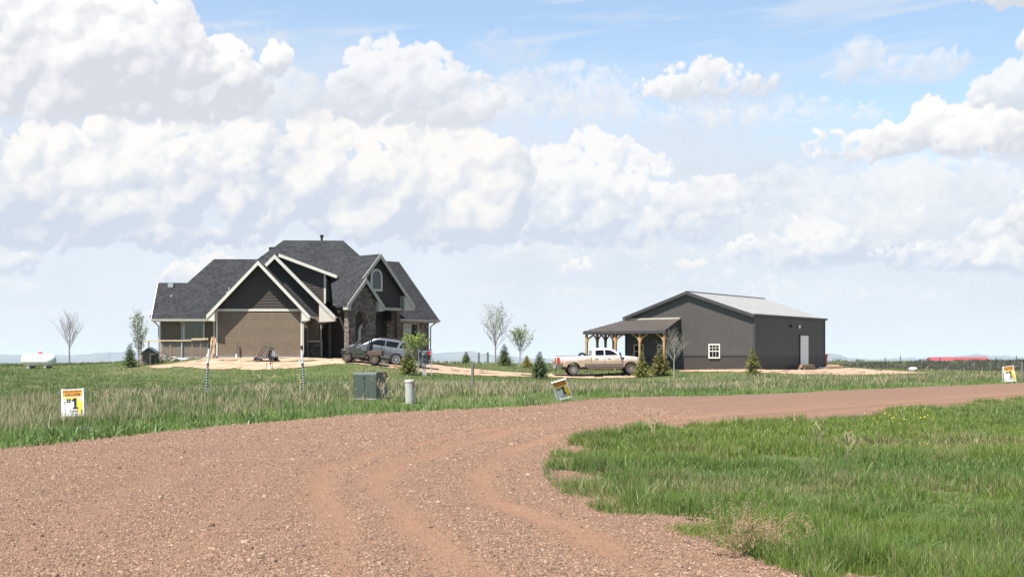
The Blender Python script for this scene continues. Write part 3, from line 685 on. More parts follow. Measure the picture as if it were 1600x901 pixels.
    def mth(op, a, b=None, c=None, clamp=False):
        n = N('ShaderNodeMath'); n.operation = op; n.use_clamp = clamp
        for i, q in enumerate((a, b, c)):
            if q is None: continue
            if isinstance(q, (int, float)): n.inputs[i].default_value = q
            else: L(q, n.inputs[i])
        return n.outputs[0]
    az = mth('ARCTAN2', sp.outputs['X'], sp.outputs['Y'])
    hyp = mth('SQRT', mth('ADD', mth('MULTIPLY', sp.outputs['X'], sp.outputs['X']), mth('MULTIPLY', sp.outputs['Y'], sp.outputs['Y'])))
    el = mth('DIVIDE', sp.outputs['Z'], mth('MAXIMUM', hyp, 1e-4))
    u = mth('DIVIDE', mth('SUBTRACT', az, A0), A1-A0)
    v = mth('MINIMUM', mth('MAXIMUM', mth('DIVIDE', mth('SUBTRACT', el, W0), W1-W0), .002), .998)
    cb = N('ShaderNodeCombineXYZ'); L(u, cb.inputs[0]); L(v, cb.inputs[1])
    ti = N('ShaderNodeTexImage'); ti.image = im; ti.extension = 'MIRROR'; ti.interpolation = 'Cubic'; L(cb.outputs[0], ti.inputs['Vector'])
    # sky light at strength .1, cloud radiance in scene units
    sk = N('ShaderNodeMix'); sk.data_type = 'RGBA'; sk.blend_type = 'MULTIPLY'; sk.inputs['Factor'].default_value = 1
    L(sky.outputs['Color'], sk.inputs['A']); sk.inputs['B'].default_value = (.93, .93, .85, 1)
    cl = N('ShaderNodeMix'); cl.data_type = 'RGBA'; cl.blend_type = 'MULTIPLY'; cl.inputs['Factor'].default_value = 1
    K = 10/2**EXPO; L(ti.outputs['Color'], cl.inputs['A']); cl.inputs['B'].default_value = (K, K, K, 1)
    cl.clamp_result = False; sk.clamp_result = False
    mx = N('ShaderNodeMix'); mx.data_type = 'RGBA'; fd = N('ShaderNodeMapRange'); fd.interpolation_type = 'SMOOTHSTEP'; fd.inputs['From Min'].default_value = .95; fd.inputs['From Max'].default_value = 1.5; fd.inputs['To Min'].default_value = 1; fd.inputs['To Max'].default_value = .12
    L(mth('ABSOLUTE', az), fd.inputs['Value']); L(mth('MULTIPLY', ti.outputs['Alpha'], fd.outputs['Result']), mx.inputs['Factor']); L(sk.outputs['Result'], mx.inputs['A']); L(cl.outputs['Result'], mx.inputs['B'])
    L(mx.outputs['Result'], bg.inputs['Color']); bg.inputs['Strength'].default_value = .1
build_sky()
def build_light():
    l = bpy.data.lights.new('sun', 'SUN'); l.energy = 5.0; l.angle = R(.53); l.color = (1, .955, .89)
    o = bpy.data.objects.new('sun', l); COL.objects.link(o)
    e, a = R(SUN_EL), R(SUN_AZ)
    d = Vector((-math.sin(a)*math.cos(e), -math.cos(a)*math.cos(e), math.sin(e)))
    o.rotation_euler = (-d).to_track_quat('-Z', 'Y').to_euler(); o.location = d*60
build_light()
def build_haze():
    b = MB(); b.box((0, 6300, 34), (32000, 15000, 124))
    m = bpy.data.materials.new('pale summer haze'); m.use_nodes = True; nt = m.node_tree
    nt.nodes.remove(nt.nodes['Principled BSDF'])
    v = nt.nodes.new('ShaderNodeVolumePrincipled'); v.inputs['Color'].default_value = (.66, .82, 1, 1); v.inputs['Density'].default_value = 5.5e-5
    nt.links.new(v.outputs[0], nt.nodes['Material Output'].inputs['Volume'])
    o = obj('haze', b, m); o['kind'] = 'stuff'
build_haze()
cam = bpy.data.cameras.new('camera'); co = bpy.data.objects.new('camera', cam); COL.objects.link(co)
co.location = (0, 0, CAMZ); co.rotation_euler = (R(90), 0, 0)
cam.lens = 45; cam.sensor_width = 36; cam.shift_y = (563-450.5)/1600; cam.clip_end = 60000; cam.clip_start = .1
sc.camera = co
vs = sc.view_settings; sc.display_settings.display_device = 'sRGB'; vs.view_transform = 'Standard'; vs.look = 'None'; vs.exposure = EXPO; vs.gamma = 1; vs.use_curve_mapping = False
cy_ = sc.cycles; cy_.use_adaptive_sampling = False; cy_.use_denoising = True; cy_.denoiser = 'OPENIMAGEDENOISE'; cy_.denoising_input_passes = 'RGB_ALBEDO_NORMAL'; cy_.denoising_prefilter = 'ACCURATE'; cy_.max_bounces = 6; cy_.volume_bounces = 0; cy_.diffuse_bounces = 3; cy_.glossy_bounces = 3; cy_.transmission_bounces = 3; cy_.transparent_max_bounces = 8
cy_.caustics_reflective = False; cy_.caustics_refractive = False
# ------------------------------------------------------------------ building helpers
class Fr:
    """a wall frame: u to the right along the wall, v out of the wall, z up"""
    def __init__(s, px, Y, th):
        t = R(th); s.o = Vector(((px-800)/F*Y, Y, 0)); s.n = Vector((math.sin(t), -math.cos(t), 0)); s.u = Vector((math.cos(t), math.sin(t), 0))
    def W(s, u, v, z): return s.o+s.u*u+s.n*v+Vector((0, 0, z))
    def fp(s, pts): return [s.W(*p) for p in pts]
    def box(s, mb, u0, u1, v0, v1, z0, z1):
        a = s.fp([(u0, v0, z0), (u1, v0, z0), (u1, v1, z0), (u0, v1, z0)]); mb.prism(a, (0, 0, z1-z0)); return mb
    def face(s, mb, pts, v, t):
        """flat shape given as (u,z), t thick, its front at v"""
        mb.prism([s.W(u, v, z) for u, z in pts], -s.n*t); return mb
    def side(s, v0):
        """frame of the wall that turns back at the right-hand corner: u runs backwards, v to the right"""
        g = Fr.__new__(Fr); g.o = s.W(0, v0, 0); g.n = s.u.copy(); g.u = -s.n; return g
def lap(mb, fr, v, z0, z1, uL, uR, step=.155):
    z = z0
    while z < z1-.01:
        zt = min(z+step, z1); a0, a1, b0, b1 = uL(z), uR(z), uL(zt), uR(zt)
        if a1-a0 > .02:
            mb.poly(fr.fp([(a0, v+.034, z), (a1, v+.034, z), (b1, v+.006, zt), (b0, v+.006, zt)]))
            mb.poly(fr.fp([(a0, v, z), (a1, v, z), (a1, v+.034, z), (a0, v+.034, z)]))
        z = zt
def window(parent, fr, u0, u1, z0, z1, v, frame_mat, bars=(), name='window', fw=.09):
    b = MB()
    fr.box(b, u0-fw, u0, v, v+.05, z0-fw, z1+fw); fr.box(b, u1, u1+fw, v, v+.05, z0-fw, z1+fw)
    fr.box(b, u0, u1, v, v+.05, z1, z1+fw); fr.box(b, u0-.02, u1+.02, v, v+.07, z0-fw, z0)
    for kind, p, w in bars:
        if kind == 'h': fr.box(b, u0, u1, v+.004, v+.04, p-w/2, p+w/2)
        else: fr.box(b, p-w/2, p+w/2, v+.004, v+.036, z0, z1)
    o = obj(name, b, frame_mat, parent, world=True)
    g = MB(); fr.box(g, u0, u1, v+.001, v+.015, z0, z1); obj('pane', g, M['glass'], o, world=True)
    return o
def gable_roof(fr, um, hL, hR, zE, zP, v0, v1, t=.16):
    b = MB(); k = (zP-zE)/max(hL, hR)
    b.slab(fr.fp([(um-hL, v0, zP-k*hL), (um, v0, zP), (um, v1, zP), (um-hL, v1, zP-k*hL)]), t)
    b.slab(fr.fp([(um, v0, zP), (um+hR, v0, zP-k*hR), (um+hR, v1, zP-k*hR), (um, v1, zP)]), t); return b
def rakes(b, fr, um, hL, hR, zE, zP, v, w=.26, t=.05):
    k = (zP-zE)/max(hL, hR); e = .03
    fr.face(b, [(um-hL, zP-k*hL+e), (um, zP+e), (um, zP+e-w*1.35), (um-hL, zP-k*hL+e-w*1.35)], v+.03, t)
    fr.face(b, [(um, zP+e), (um+hR, zP-k*hR+e), (um+hR, zP-k*hR+e-w*1.35), (um, zP+e-w*1.35)], v+.03, t)
def hip_roof(corners, ridge, t=.16):
    """corners: front-left, front-right, back-right, back-left; ridge: left, right"""
    a, b, c, d = corners; l, r = ridge; m = MB()
    m.slab([a, b, r, l], t); m.slab([b, c, r], t); m.slab([c, d, l, r], t); m.slab([d, a, l], t); return m
def downspout(fr, parent, pts, r=.045):
    b = MB(); q = fr.fp(pts)
    for p0, p1 in zip(q[:-1], q[1:]): b.beam(p0, p1, .085, .07, (fr.n.x, fr.n.y, .01))
    return obj('downspout', b, M['gutter'], parent, world=True)

# ------------------------------------------------------------------ the house
def build_house():
    A = Fr(338, 92, 3); E = Fr(590, 96, 48)
    base = A.W(3, -4, 0); base.z = 1.7
    h = thing('house', 'big brown and stone house with steep dark shingle gables on a low sandy rise', 'house', base)
    P = lambda name, mb, mat, **k: obj(name, mb, mat, h, world=True, **k)
    # ---- front garage gable (wing nearest the road)
    um, hf, zE, zP = 3.06, 3.66, 4.86, 8.75; kk = (zP-zE)/hf
    b = MB(); lap(b, A, 0, 2.02, 5.22, lambda z: .04, lambda z: 6.08)
    A.box(b, 0, 6.12, -5.6, -.002, 1.0, 5.25); P('wall', b, M['siding'])
    b = MB(); A.box(b, -.01, 6.13, -3.4, .012, 1.0, 2.0); P('foundation', b, M['concrete'])
    zi = lambda u: zP-kk*abs(u-um)-.2
    b = MB(); lap(b, A, 0, 5.36, zP-.3, lambda z: max(.02, um-(zP-.22-z)/kk), lambda z: min(6.1, um+(zP-.22-z)/kk), .2)
    A.face(b, [(0, 5.3), (6.12, 5.3), (um, zP-.25)], -.003, .15); o = P('gable_wall', b, M['shake'])
    g = MB(); g.lathe([(0, 0), (.2, 0), (.2, .05), (.16, .06), (0, .05)], 20, (0, 0, 0), 'y')
    g.v = [tuple(A.W(2.72+p[0], .03+p[1], 6.9+p[2])) for p in g.v]; obj('gable_vent', g, M['shake'], o, world=True)
    b = MB(); A.box(b, 0, 6.12, .036, .062, 5.20, 5.36); P('band_board', b, M['white'])
    for u0, u1 in ((-.02, .10), (6.02, 6.15)):
        b = MB(); A.box(b, u0, u1, .036, .06, 1.98, 5.20); P('corner_board', b, M['white'])
    P('roof', gable_roof(A, um, hf, hf, zE, zP, .62, -9.0), M['roof'])
    b = MB(); rakes(b, A, um, hf, hf, zE, zP, .62, .22)
    # boxed eave returns
    A.face(b, [(um-hf, zE-.05), (um-hf, zE-.34), (-.02, zE-.40), (-.02, zE+.35)], .60, .59)
    A.face(b, [(um+hf, zE-.05), (um+hf, zE-.34), (6.15, zE-.40), (6.15, zE+.35)], .60, .59); P('rake_board', b, M['white'])
    b = MB(); A.box(b, um+hf-.02, um+hf+.10, -3.4, .55, zE-.14, zE-.02); P('gutter', b, M['gutter'])
    downspout(A, h, [(um+hf, .2, zE-.12), (6.22, .12, zE-.55), (6.22, .12, 2.2), (6.1, .35, 1.85)])
    # downspout at the left corner with its elbow out over the sand
    downspout(A, h, [(-.14, .12, 4.85), (-.14, .12, 2.15), (-.95, 1.0, 1.72)])
    S1 = A.side(0); S1.o = A.W(6.12, 0, 0)
    b = MB(); lap(b, S1, .003, 2.0, 4.6, lambda z: .1, lambda z: 3.4); P('side_wall', b, M['siding'])
    def garage_door(fr, u0, u1, z0, z1):
        b = MB(); n = 4
        for i in range(n): fr.box(b, u0, u1, .02, .06, z0+(z1-z0)*i/n+.008, z0+(z1-z0)*(i+1)/n-.008)
        fr.box(b, u0, u1, .01, .03, z0, z1); d = P('garage_door', b, M['doordark'])
        t = MB(); fr.box(t, u0-.14, u0, .04, .075, z0, z1); fr.box(t, u1, u1+.14, .04, .075, z0, z1); fr.box(t, u0-.14, u1+.14, .04, .085, z1, z1+.2); obj('door_trim', t, M['white'], d, world=True)
    garage_door(S1, .5, 2.95, 1.85, 4.05)
    # ---- second, wider garage gable behind it
    um2, hf2, zE2, zP2 = 3.77, 4.49, 4.94, 9.5; k2 = (zP2-zE2)/hf2
    b = MB(); A.box(b, 6.12, 7.02, -13, -3.5, 1.0, 5.1); A.box(b, .02, 6.1, -13, -6, 1.0, 5.1); lap(b, A, -3.5, 3.2, 5.0, lambda z: 6.14, lambda z: 7.0); P('wall', b, M['siding'])
    b = MB(); A.box(b, 6.16, 7.05, -3.6, -3.40, 1.2, 3.05); P('wainscot', b, M['stone'])
    b = MB(); A.box(b, 6.16, 7.09, -3.62, -3.34, 3.05, 3.15); P('ledge', b, M['white'])
    b = MB(); lap(b, A, -3.5, 4.9, zP2-.3, lambda z: max(.3, um2-(zP2-.22-z)/k2), lambda z: min(7.0, um2+(zP2-.22-z)/k2), .2)
    A.face(b, [(um2-4.2, zE2+.1), (7.02, 4.9), (7.02, zP2-.25-k2*(7.02-um2)), (um2, zP2-.25)], -3.503, .15); P('gable_wall', b, M['shake'])
    P('roof', gable_roof(A, um2, hf2, hf2, zE2, zP2, -2.9, -13.2), M['roof'])
    b = MB(); rakes(b, A, um2, hf2, hf2, zE2, zP2, -2.9, .24)
    A.face(b, [(um2+hf2, zE2-.05), (um2+hf2, zE2-.36), (7.05, zE2-.44), (7.05, zE2+.95)], -2.92, .58); P('rake_board', b, M['white'])
    b = MB(); A.box(b, um2+hf2-.02, um2+hf2+.10, -13.2, -2.95, zE2-.14, zE2-.02); P('gutter', b, M['gutter'])
    b = MB(); A.box(b, 7.05, um2+hf2-.03, -13.2, -3.5, zE2-.30, zE2-.26); P('soffit', b, M['white'])
    downspout(A, h, [(um2+hf2, -3.1, zE2-.14), (7.15, -3.38, zE2-.6), (7.15, -3.38, 3.2), (7.22, -3.3, 3.0), (7.22, -3.3, 1.95)])
    S2 = A.side(0); S2.o = A.W(7.02, -3.5, 0)
    b = MB(); lap(b, S2, .003, 2.0, 4.7, lambda z: .12, lambda z: 9.4); P('side_wall', b, M['siding'])
    garage_door(S2, .7, 3.6, 1.85, 4.15); garage_door(S2, 4.5, 7.4, 1.85, 4.15)
    # ---- shed dormer on the garage roof
    zs = lambda u: 9.66-(u-3.9)*.372
    b = MB(); zr = lambda u: zP2-k2*(u-um2)-.1
    lap(b, A, -4.3, 6.1, 9.4, lambda z: um2+(zP2-.05-z)/k2, lambda z: min(7.40, 3.9+(9.5-z)/.372), .2)
    A.face(b, [(4.1, zr(4.1)), (7.4, zr(7.4)), (7.4, zs(7.4)-.15), (4.1, zs(4.1)-.15)], -4.303, 5.6); d = P('dormer', b, M['shake'])
    b = MB(); b.slab(A.fp([(3.75, -3.85, zs(3.75)), (8.25, -3.85, zs(8.25)), (8.25, -10.6, zs(8.25)), (3.75, -10.6, zs(3.75))]), .12); obj('dormer_roof', b, M['roof'], d, world=True)
    b = MB(); A.face(b, [(3.95, zs(3.95)+.03), (8.27, zs(8.27)+.03), (8.27, zs(8.27)-.21), (3.95, zs(3.95)-.21)], -3.81, .06)
    A.box(b, 8.255, 8.34, -10.6, -3.84, zs(8.25)-.16, zs(8.25)+.01); A.box(b, 7.28, 7.43, -4.30, -4.25, 5.95, zs(7.4)-.2); obj('dormer_trim', b, M['white'], d, world=True)
    SD = A.side(0); SD.o = A.W(7.4, -4.3, 0)
    for u0 in (.35, 2.2, 4.0): window(h, SD, u0, u0+1.3, 6.35, 7.75, .01, M['white'], name='dormer_window', fw=.12)
    # ---- left wing
    vE, zL, pk = -5.0, 4.79, .83
    zf = lambda v: zL+pk*(vE-v)
    b = MB(); lap(b, A, -5.6, 1.95, 4.75, lambda z: -5.2, lambda z: -.02, .16); A.box(b, -5.22, 2, -16, -5.603, .9, 4.8); P('wall', b, M['siding'])
    b = MB(); A.box(b, -5.25, -.01, -5.75, -5.55, .9, 1.93); P('foundation', b, M['concrete'])
    for u in (-5.24, -3.62):
        b = MB(); A.box(b, u, u+.11, -5.57, -5.535, 1.95, 4.7); P('corner_board', b, M['white'])
    window(h, A, -3.36, -1.98, 3.28, 4.60, -5.56, M['white'], name='wing_window', fw=.13)
    vr = -8.55; dz = .03
    b = MB(); b.slab(A.fp([(-5.70, vE, zL), (.8, vE, zL), (.8, vr, zf(vr)), (-5.98, vr, zf(vr))]), .16)
    b.slab(A.fp([(-5.98, vr, zf(vr)), (.8, vr, zf(vr)), (.8, -12.1, zL), (-5.7, -12.1, zL)]), .16); P('roof', b, M['roof'])
    vr2 = -11.0
    P('roof', hip_roof(A.fp([(-5.9, vE-.25, zf(vE-.25)+dz), (3.4, vE-.25, zf(vE-.25)+dz), (3.4, -16.8, zL), (-6.4, -16.8, zL)]), A.fp([(-2.12, vr2, zf(vr2)+dz), (3.4, vr2, zf(vr2)+dz)])), M['roof'])
    b = MB(); A.box(b, -5.72, -.6, vE, vE+.11, zL-.15, zL-.01); P('gutter', b, M['gutter'])
    b = MB(); A.face(b, [(-5.72, zL-.16), (-.3, zL-.16), (-.3, zL-.20), (-5.72, zL-.20)], vE+.02, .6); P('soffit', b, M['white'])
    b = MB(); b.prism(A.fp([(-5.73, vE+.03, zL+.02), (-6.01, vr, zf(vr)+.02), (-6.01, vr, zf(vr)-.24), (-5.73, vE+.03, zL-.24)]), A.u*-.05); P('rake_board', b, M['white'])
    downspout(A, h, [(-5.55, vE+.02, 4.62), (-5.30, -5.5, 4.25), (-5.30, -5.5, 1.7)]); downspout(A, h, [(-3.55, vE+.02, 4.62), (-3.57, -5.50, 4.3), (-3.57, -5.50, 1.75)])
    # roof vents
    for u, v, s in ((-4.95, -8.2, 1), (-4.7, -7.2, .4), (-.35, -7.6, 1), (2.3, -12.3, 1)):
        z = zf(v) if v > -12 else 10.66; b = MB()
        if s == 1 and u > -2 and u < 1: b.tube([A.W(u, v, z-.1), A.W(u, v, z+.42)], .06, 10); A.box(b, u-.2, u+.2, v-.15, v+.15, z-.1, z+.06); P('vent_pipe', b, M['steel'])
        elif s == 1: A.box(b, u-.2, u+.2, v-.15, v+.2, z-.1, z+.22); P('roof_vent', b, M['steel'] if u < 0 else M['black'])
        else: A.box(b, u-.06, u+.06, v-.06, v+.06, z-.1, z+.1); P('roof_vent', b, M['steel'])
    # ---- main hip roof behind
    zB = 7.4; f = (11.52-zB)/.86; g = (11.52-zB)/.93
    cs = A.fp([(3.17-g, -13+f, zB), (8.05+g, -13+f, zB), (8.05+g, -13-f, zB), (3.17-g, -13-f, zB)])
    P('roof', hip_roof(cs, A.fp([(3.17, -13, 11.52), (8.05, -13, 11.52)])), M['roof'])
    b = MB(); A.box(b, 3.17-g+.5, 8.05+g-.5, -13-f+.5, -13+f-.5, 1.2, zB-.05); P('wall', b, M['siding'])
    c = A.W(6.25, -13.4, 11.2); b = MB(); b.tube([c, c+Vector((0, 0, .62))], .10, 12); b.tube([c+Vector((0, 0, .62)), c+Vector((0, 0, .66)), c+Vector((0, 0, .80))], [.10, .16, .16], 12); P('chimney_pipe', b, M['black'])
    # ---- entry gable, set at an angle
    hE, zEe, zEp = 3.52, 5.85, 9.62; kE = (zEp-zEe)/hE
    b = MB(); b.slab(E.fp([(-hE, .35, zEe), (0, .35, zEp), (0, -5.7, zEp), (-hE, -.95, zEe)]), .16); b.slab(E.fp([(0, .35, zEp), (hE, .35, zEe), (hE, -6.6, zEe), (0, -5.7, zEp)]), .16); P('roof', b, M['roof'])
    b = MB(); A.box(b, 8.36, 11.3, -12.8, -3.6, 5.22, 5.46); P('porch_roof', b, M['shake'])  # slab added to shade the entry recess; front edge reads as soffit
    b = MB(); rakes(b, E, 0, hE, hE, zEe, zEp, .35, .26)
    E.face(b, [(hE, zEe-.05), (hE, zEe-.36), (2.45, zEe-.42), (2.45, zEe+.72)], .33, .55); P('rake_board', b, M['gutter'])
    b = MB(); lap(b, E, -.22, 5.75, zEp-.3, lambda z: max(-2.9, -(zEp-.22-z)/kE), lambda z: min(2.75, (zEp-.22-z)/kE), .2)
    E.face(b, [(-3.3, 5.8), (3.3, 5.8), (0, zEp-.25)], -.224, .15); gw = P('gable_wall', b, M['shake'])
    # arched window
    u0, u1, z0, zc = -.40, .40, 7.0, 7.95; n = 12
    arc = lambda r: [(r*math.cos(math.pi*i/n), zc+r*math.sin(math.pi*i/n)) for i in range(n+1)]
    b = MB(); o_, i_ = [(.58, z0-.14)]+arc(.58)+[(-.58, z0-.14)], [(.42, z0)]+arc(.42)+[(-.42, z0)]
    for q in range(len(o_)-1): E.face(b, [o_[q], o_[q+1], i_[q+1], i_[q]], -.10, .1)
    E.face(b, [o_[-1], o_[0], i_[0], i_[-1]], -.10, .1); w = P('arched_window', b, M['white'])
    b = MB(); E.face(b, i_, -.15, .03); obj('pane', b, M['glass'], w, world=True)
    b = MB(); E.box(b, -3.52, -3.43+.0, -.95, .3, zEe-.16, zEe-.02); P('gutter', b, M['gutter'])
    # body under the entry roof, recessed on both sides
    b = MB(); E.box(b, -1.0, 3.3, -8, -2.2, 1.0, 5.82); P('wall', b, M['shake'])  # dark siding picked so the wall colour deepens the recess shade
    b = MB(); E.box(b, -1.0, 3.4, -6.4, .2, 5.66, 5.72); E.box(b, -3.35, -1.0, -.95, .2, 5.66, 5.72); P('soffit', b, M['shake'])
    b = MB(); E.box(b, -1.03, -.9, -2.2, -2.1, 1.2, 5.6); P('corner_board', b, M['gutter'])
    b = MB(); E.box(b, -1.06, -1.0, -4.4, -4.25, 1.5, 5.2); P('corner_board', b, M['gutter'])
    # stone porch front with its arch
    zS, hS = 7.62, 1.80; kS = (zS-5.62)/hS; uS = -2.56
    rec = MB(); ua, ub, za = -3.30, -2.22, 4.75; rr = (ub-ua)/2; cu = (ua+ub)/2
    arcp = [(cu+rr*math.cos(math.pi*i/10), za+rr*math.sin(math.pi*i/10)) for i in range(11)]
    E.face(rec, [(ub, 1.0), (-1.36, 1.0), (-1.36, 5.8), (ub, 5.8)], 1.3, .5); E.face(rec, [(-3.95, 1.0), (ua, 1.0), (ua, 5.8), (-3.95, 5.8)], 1.3, .5)
    for q in range(10): E.face(rec, [arcp[q], arcp[q+1], (arcp[q+1][0], 5.8), (arcp[q][0], 5.8)], 1.3, .5)
    E.face(rec, [(-3.95, 5.8), (-1.36, 5.8), (-1.36, 6.05), (uS, zS-.22), (-3.95, 5.84)], 1.3, .5)
    P('stone_porch', rec, M['stone'])
    b = MB(); b.slab(E.fp([(uS-hS, 1.62, 5.62), (uS, 1.62, zS), (uS, -1.2, zS), (uS-hS, .30, 5.62)]), .16); b.slab(E.fp([(uS, 1.62, zS), (uS+hS, 1.62, 5.62), (uS+hS, -2.2, 5.62), (uS, -1.2, zS)]), .16); P('roof', b, M['roof'])
    b = MB(); rakes(b, E, uS, hS, hS, 5.62, zS, 1.62, .26)
    E.face(b, [(uS+hS, 5.6), (uS+hS, 5.30), (-1.33, 5.24), (-1.33, 6.0)], 1.60, .45); E.face(b, [(uS-hS, 5.6), (uS-hS, 5.30), (-3.98, 5.24), (-3.98, 5.9)], 1.60, .45); P('rake_board', b, M['gutter'])
    # front door with arched pale frame, inside the porch
    b = MB(); E.face(b, [(-1.0, 1.2), (.9, 1.2), (.9, 5.6), (-1.0, 5.6)], -1.3, .1); P('porch_wall', b, M['shake'])  # same dark siding, its colour adds to the porch shade
    b = MB(); cd, rd, zd = -.20, .62, 3.85
    oo = [(cd+rd, 1.6)]+[(cd+rd*math.cos(math.pi*i/10), zd+rd*math.sin(math.pi*i/10)) for i in range(11)]+[(cd-rd, 1.6)]
    ii = [(cd+rd-.16, 1.6)]+[(cd+(rd-.16)*math.cos(math.pi*i/10), zd+(rd-.16)*math.sin(math.pi*i/10)) for i in range(11)]+[(cd-rd+.16, 1.6)]
    for q in range(len(oo)-1): E.face(b, [oo[q], oo[q+1], ii[q+1], ii[q]], -1.15, .14)
    d = P('door_frame', b, M['white']); b = MB(); E.face(b, ii, -1.24, .05); obj('front_door', b, M['doordark'], d, world=True)
    # porch beam and post
    b = MB(); E.box(b, -1.36, 3.3, -.30, .10, 5.45, 5.68); P('porch_beam', b, M['gutter'])
    b = MB(); E.box(b, 1.93, 2.28, -.28, .07, 1.3, 5.45); P('porch_post', b, M['postwood'])
    b = MB(); E.box(b, -1.36, 3.4, -2.2, .3, 1.2, 1.72); P('porch_floor', b, M['concrete'])
    b = MB(); E.face(b, [(2.5, 4.85), (3.15, 4.85), (3.15, 4.95), (2.5, 5.6)], -.9, .3); P('rake_board', b, M['gutter'])
    # ---- right wing
    b = MB(); E.box(b, 2.6, 7.12, -9.0, -1.8, 1.0, 4.85); P('wall', b, M['stone'])
    zR, ve = 4.90, -1.2; pR = 4.85/4.6
    vrr = -5.9
    P('roof', hip_roof(E.fp([(2.5, ve, zR), (7.70, ve, zR), (7.70, -10.6, zR), (2.5, -10.6, zR)]), E.fp([(3.2, vrr, 9.78), (7.70, vrr, 9.78)])), M['roof'])
    b = MB(); E.box(b, 3.0, 7.72, ve, ve+.11, zR-.16, zR-.02); E.box(b, 7.70, 7.8, -10.6, ve, zR-.16, zR-.02); P('gutter', b, M['gutter'])
    b = MB(); E.box(b, 2.6, 7.68, -1.8, ve, zR-.24, zR-.19); E.box(b, 7.12, 7.68, -10.5, -1.8, zR-.24, zR-.19); P('soffit', b, M['gutter'])
    window(h, E, 4.35, 5.85, 2.5, 4.5, -1.79, M['gutter'], bars=(('v', 5.1, .1),), name='wing_window')
    b = MB(); E.box(b, 4.38, 5.06, -1.77, -1.755, 2.5, 4.5); P('window_blind', b, M['pipe'])
    downspout(E, h, [(7.72, -1.5, zR-.15), (7.2, -1.7, zR-.55), (7.2, -1.7, 1.4)])
    # dark brown rear wall in the shaded entry recess
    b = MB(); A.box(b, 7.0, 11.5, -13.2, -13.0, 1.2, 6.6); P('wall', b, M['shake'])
build_house()

